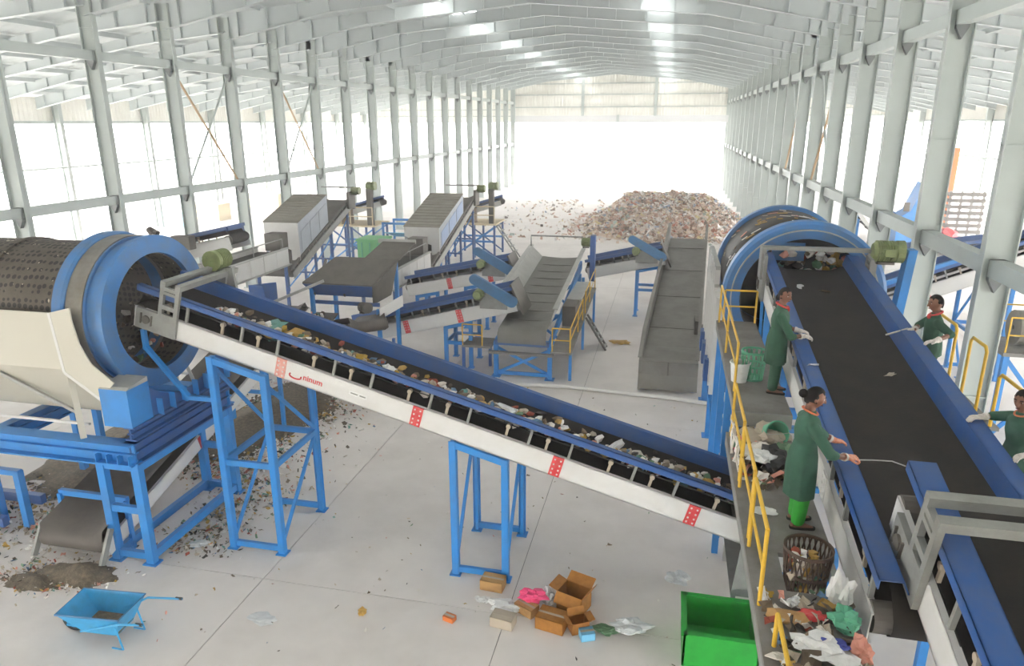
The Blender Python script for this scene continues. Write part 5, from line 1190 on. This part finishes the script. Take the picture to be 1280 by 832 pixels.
crumple('plastic_wrapper', 'red shiny wrapper in the walkway litter', 'wrapper', (1.38, 5.42, PB), (.11, .07, .05), 'red', 22)
crumple('plastic_bag', 'teal green bag crammed beside the brown basket', 'bag', (1.62, 5.35, PB), (.12, .14, .13), 'basket_green', 23)
crumple('plastic_bag', 'white plastic bag between brown basket and belt frame', 'bag', (1.64, 5.62, PB), (.1, .1, .22), 'bag_white', 24, 1.)
crumple('plastic_cup', 'clear plastic cup on the walkway beside the carton', 'cup', (1.26, 5.55, PB), (.06, .06, .07), 'bag_clear', 26)
crumple('plastic_wrapper', 'yellow-green wrapper by the yellow rail foot', 'wrapper', (1.02, 5.62, PB), (.06, .07, .05), 'waste_11', 25)
crumple('cloth_rag', 'pinkish rag crumpled on the walkway in the near corner', 'rag', (1.66, 5.02, PB), (.08, .1, .1), 'waste_9', 27, 1.)
crumple('cloth_rag', 'bright pink rag lying against the yellow rail', 'rag', (1.03, 8.6, PB), (.06, .08, .12), 'bag_pink', 28, 1.)
sp = [((R_.uniform(1.0, 1.66), R_.uniform(7.6, 9.1), PB + R_.uniform(0, .12)), R_.uniform(.03, .09)) for k in range(150)] + [((R_.uniform(1.0, 1.7), R_.uniform(4.6, 5.7), PB + R_.uniform(0, .06)), R_.uniform(.03, .08)) for k in range(80)]
tag(chip_mesh(sp).build('walkway_litter', WM, loc=(1.3, 7, PB)), 'loose litter strewn over the lower walkway', 'litter', kind='stuff')
sp = [((R_.uniform(1.72, 1.8), R_.uniform(5.2, 9), zs(7) - .75 + R_.uniform(-.1, .1)), R_.uniform(.02, .05)) for k in range(60)]
m = MB()
for k in range(9):
    y = 8.2 + R_.uniform(-.3, .6); m.cur = R_.choice([0, 10, 1]); pts = [(.97 + R_.uniform(-.05, .05), y + R_.uniform(-.04, .04), PB + .35 - q * .13) for q in range(5)]; m.path(pts, .012, 5)
tag(m.build('hanging_strips', WM, loc=(.97, 8.3, PB)), 'pale strips of plastic hanging down from the yellow rail', 'strips', kind='stuff')

# ================================================================== things on the floor
# green open box
gbx = thing('green_bin', 'open green bin on the floor below the walkway', 'bin', (1.0, 8.6, 0))
x0, x1, y0, y1, h = .52, 1.5, 8.1, 8.95, .5
for a_ in ((x0, x0 + .03, y0, y1), (x1 - .03, x1, y0, y1), (x0, x1, y0, y0 + .03), (x0, x1, y1 - .03, y1)): MB().bx(*a_, .02, h).build('bin_wall', 'green_bin', gbx)
MB().bx(x0, x1, y0, y1, 0, .03).build('bin_floor', 'green_bin', gbx)
for a_ in ((x0 - .03, x0 + .05, y0 - .03, y1 + .03), (x1 - .05, x1 + .03, y0 - .03, y1 + .03), (x0, x1, y0 - .03, y0 + .05), (x0, x1, y1 - .05, y1 + .03)): MB().bx(*a_, h, h + .025).build('bin_rim', 'green_bin', gbx)
# blue wheelbarrow
wb = thing('wheelbarrow', 'bright blue metal wheelbarrow on the floor in the near left', 'wheelbarrow', (-7.45, 6.95, 0))
RM = [(-7.92, 6.62, .52), (-6.98, 6.7, .52), (-7.02, 7.28, .52), (-7.98, 7.2, .52)]; BT = [(-7.65, 6.75, .2), (-7.12, 6.78, .2), (-7.14, 7.12, .2), (-7.68, 7.1, .2)]
tr = MB(); tr.prism(BT, (0, 0, -.012))
for k in range(4):
    j = (k + 1) % 4; n_ = (V(RM[j]) - V(RM[k])).cross(V(BT[k]) - V(RM[k])).normalized() * .012; tr.prism([RM[k], RM[j], BT[j], BT[k]], n_)
tr.build('tray', 'barrow_blue', wb)
MB().prism([(-7.66, 6.76, .215), (-7.1, 6.79, .215), (-7.13, 7.12, .215), (-7.69, 7.1, .215)], (0, 0, .05)).build('dirt_layer', 'fines', wb)
rm_ = MB(); rm_.path(RM + [RM[0]], .014, 6); rm_.build('tray_rim', 'teal_blue', wb)
for a_, b_ in (((-7.75, 6.66, .5), (-6.62, 6.72, .5)), ((-7.75, 7.24, .5), (-6.45, 7.32, .5))):
    hb = MB().path([(-7.7, a_[1] + (.1 if a_[1] < 7 else -.1), .18), (-7.1, a_[1] + (.04 if a_[1] < 7 else -.04), .42), a_[:2] and (-6.95, a_[1], .5), b_], .016, 8).build('handle', 'barrow_blue', wb); MB().tube(V(b_) - V((.1, .006, 0)), b_, .02, n=8).build('grip', 'black', hb)
for y in (6.74, 7.16): MB().path([(-7.1, y, .4), (-7.02, y, .01), (-7.2, y, .01)], .014, 6).build('stand_leg', 'barrow_blue', wb)
wh = MB(); wh.lathe((-8.0, 6.96 - .04, .18), (0, 1, 0), [(0, .12), (0, .16), (.02, .18), (.06, .18), (.08, .16), (.08, .12)], 24, closed=True); w_o = wh.build('wheel', 'black', wb); MB().lathe((-8.0, 6.93, .18), (0, 1, 0), [(0, .01), (0, .13), (.06, .13), (.06, .01)], 20).build('wheel_disc', 'barrow_blue', w_o)
for y in (6.84, 7.06): MB().bar((-8.0, y, .18), (-7.6, y, .19), .02, .03).build('axle_bracket', 'barrow_blue', wb)
# boxes
def carton(label, c, w, d, h, rz, mt, flaps=(0, 0, 0, 0), name='cardboard_box', closed=True):
    t = thing(name, label, 'box', c, None, rz); th = .008; ORG[t.name] = V((0, 0, 0))
    for a_ in ((-w / 2, -w / 2 + th, -d / 2, d / 2), (w / 2 - th, w / 2, -d / 2, d / 2), (-w / 2, w / 2, -d / 2, -d / 2 + th), (-w / 2, w / 2, d / 2 - th, d / 2)): MB().bx(*a_, 0, h).build('box_wall', mt, t, local=True)
    MB().bx(-w / 2, w / 2, -d / 2, d / 2, 0, th).build('box_floor', mt, t, local=True)
    if closed: 
        l = MB().bx(-w / 2, w / 2, -d / 2, d / 2, h - th, h).build('box_lid', mt, t, local=True); MB().bx(-w / 2, w / 2, -.02, .02, h, h + .002).build('tape', 'waste_1', l, local=True)
    else:
        for k, an in enumerate(flaps):
            if an is None: continue
            L_ = (d if k < 2 else w) / 2; dx = math.cos(an); dz = math.sin(an)
            if k == 0: P = [(-w / 2, -d / 2, h), (-w / 2, d / 2, h), (-w / 2 - L_ * .9 * dx, d / 2, h + L_ * .9 * dz), (-w / 2 - L_ * .9 * dx, -d / 2, h + L_ * .9 * dz)]; off = (0, 0, .007)
            if k == 1: P = [(w / 2, -d / 2, h), (w / 2, d / 2, h), (w / 2 + L_ * .9 * dx, d / 2, h + L_ * .9 * dz), (w / 2 + L_ * .9 * dx, -d / 2, h + L_ * .9 * dz)]; off = (0, 0, .007)
            if k == 2: P = [(-w / 2, -d / 2, h), (w / 2, -d / 2, h), (w / 2, -d / 2 - L_ * .8 * dx, h + L_ * .8 * dz), (-w / 2, -d / 2 - L_ * .8 * dx, h + L_ * .8 * dz)]; off = (0, 0, .007)
            if k == 3: P = [(-w / 2, d / 2, h), (w / 2, d / 2, h), (w / 2, d / 2 + L_ * .8 * dx, h + L_ * .8 * dz), (-w / 2, d / 2 + L_ * .8 * dx, h + L_ * .8 * dz)]; off = (0, 0, .007)
            MB().prism(P, off).build('flap', mt, t, local=True)
    return t
carton('closed tan cardboard box against the trestle foot', (-2.35, 9.18, 0), .36, .24, .17, -.08, 'cardboard')
carton('open brown cardboard box with raised flaps on the floor', (-1.05, 8.98, 0), .42, .32, .3, -.35, 'brown_card', (.3, .9, -.9, .5), closed=False)
carton('brown cardboard box in front of the open box', (-1.3, 8.5, 0), .42, .3, .2, -.2, 'brown_card')
carton('crushed brown carton beside the closed brown box', (-.92, 8.5, 0), .26, .2, .18, .5, 'brown_card', (.5, .2, .7, 1.2), closed=False)
carton('small tan box under the pink bag', (-1.72, 8.72, 0), .32, .2, .14, -.5, 'cardboard')
carton('tan carton with yellow-green label at the bottom of the heap', (-2.0, 8.38, 0), .34, .22, .16, -.15, 'waste_1')
carton('small orange printed box lying alone on the floor', (-2.79, 8.3, 0), .17, .11, .08, -.3, 'orange')
carton('white and blue carton by the crushed carton', (-.78, 8.36, 0), .2, .16, .12, .4, 'tarp_blue')
crumple('plastic_bag', 'pink and red plastic bag on top of the small tan box', 'bag', (-1.66, 8.86, .12), (.2, .13, .14), 'bag_pink', 31)
crumple('plastic_bag', 'clear bag flap behind the pink bag', 'bag', (-1.42, 8.98, .02), (.09, .12, .16), 'bag_clear', 32, .9)
crumple('plastic_bag', 'white plastic bag lying left of the tan boxes', 'bag', (-2.08, 8.72, 0), (.24, .13, .1), 'bag_white', 33)
crumple('plastic_bag', 'small white crumpled plastic scrap left of the white bag', 'bag', (-2.42, 8.82, 0), (.12, .08, .05), 'bag_white', 34)
crumple('plastic_bag', 'grey-white plastic heap right of the cartons', 'bag', (-.2, 8.66, 0), (.26, .17, .12), 'bag_clear', 35)
crumple('leaf_scrap', 'dark leafy scraps beside the grey-white plastic', 'scrap', (-.52, 8.55, 0), (.16, .1, .06), 'waste_6', 36)
crumple('plastic_bag', 'transparent crumpled bag alone on the floor near the walkway', 'bag', (.5, 9.95, 0), (.17, .15, .1), 'bag_clear', 37)
crumple('plastic_bag', 'pale flat bag on the floor in front left', 'bag', (-5.45, 7.7, 0), (.2, .12, .04), 'bag_clear', 38)
crumple('tin', 'small mustard-coloured lump alone on the front floor', 'scrap', (-4.1, 8.15, 0), (.07, .07, .07), 'waste_4', 39)
crumple('plastic_bag', 'yellow and white packet on the floor by the grey trough', 'bag', (-1.35, 22.4, 0), (.35, .2, .08), 'waste_4', 41)
crumple('plastic_bag', 'pale scrap by the corner foot of the left trestle', 'bag', (-7.6, 9.2, 0), (.14, .12, .06), 'bag_clear', 43)
# fines spilled under the left drum and along the discharge conveyor
def spill(label, f_in, n, smin, smax, base):
    sp = []
    while len(sp) < n:
        p = f_in(); sp.append(((p[0], p[1], R_.uniform(.002, .02) + base(p[0], p[1])), R_.uniform(smin, smax)))
    return tag(chip_mesh(sp).build('spilled_fines', WM, loc=(sp[0][0][0], sp[0][0][1], 0)), label, 'spillage', kind='stuff')
spill('brown shredded fines spread on the floor behind the left trestle', lambda: (R_.gauss(-9.0, .9), R_.uniform(11.2, 17.0)), 2600, .02, .06, lambda x, y: 0)
spill('litter and fines scattered between the drum legs', lambda: (R_.gauss(-7.7, .45), R_.uniform(8.9, 11.6)), 700, .015, .05, lambda x, y: 0)
spill('fines scattered on the floor at the left edge under the drum', lambda: (R_.uniform(-12.5, -10.0), R_.gauss(9.6, .7)), 900, .015, .05, lambda x, y: 0)
spill('dark crumbs around the end of the discharge belt', lambda: (R_.gauss(-9.3, .55), R_.gauss(7.95, .25)), 500, .012, .04, lambda x, y: .0)
def mound(label, cx, cy, rx, ry, h, seed):
    rows_ = []
    for i in range(25):
        row = []
        for j in range(25):
            x = -1.2 + 2.4 * i / 24; y = -1.2 + 2.4 * j / 24; d = math.sqrt(x * x + y * y) + .25 * noise.noise(V((x * 2 + seed, y * 2, 0))); z = h * max(0, 1 - d) ** 1.2 + .02 * noise.noise(V((x * 6, y * 6, seed))) * (d < 1)
            row.append((cx + x * rx, cy + y * ry, z - .006))
        rows_.append(row)
    return tag(MB().sheet(rows_).build('fines_heap', 'fines', smooth=True, loc=(cx, cy, 0)), label, 'heap', kind='stuff')
mound('small dark heap of fines below the discharge belt end', -9.0, 8.05, .75, .35, .22, 1)
mound('thin trail of fines spreading from the discharge belt end', -9.55, 7.75, .6, .25, .1, 4)
mound('low brown bank of fines behind the left trestle', -9.3, 14.6, 1.3, 2.6, .3, 7)
mound('brown fines bank along the left edge of the hall', -11.6, 12.2, 1.3, 2.4, .3, 9)
sp = [((R_.uniform(-13, 1), R_.uniform(6.8, 18), .006), R_.uniform(.008, .03)) for k in range(420)]
tag(chip_mesh(sp).build('floor_crumbs', WM, loc=(-6, 12, 0)), 'tiny crumbs dotted over the concrete floor', 'crumbs', kind='stuff')
# ================================================================== thin dust haze that fills the shed
hz = MB().bx(XOL - 2, XOR + 2, YNEAR - 3, YEND + 6, -.005, 13.2).build('dust_haze', 'black')
hm_ = bpy.data.materials.new('haze'); hm_.use_nodes = True; nt_ = hm_.node_tree; nt_.nodes.clear()
ou = nt_.nodes.new('ShaderNodeOutputMaterial'); vs_ = nt_.nodes.new('ShaderNodeVolumeScatter'); vs_.inputs['Density'].default_value = .005; vs_.inputs['Anisotropy'].default_value = .55; vs_.inputs['Color'].default_value = (1, .99, .97, 1)
nt_.links.new(vs_.outputs[0], ou.inputs['Volume']); hz.data.materials.clear(); hz.data.materials.append(hm_)
tag(hz, 'thin pale dust haze filling the shed', 'haze', kind='stuff')
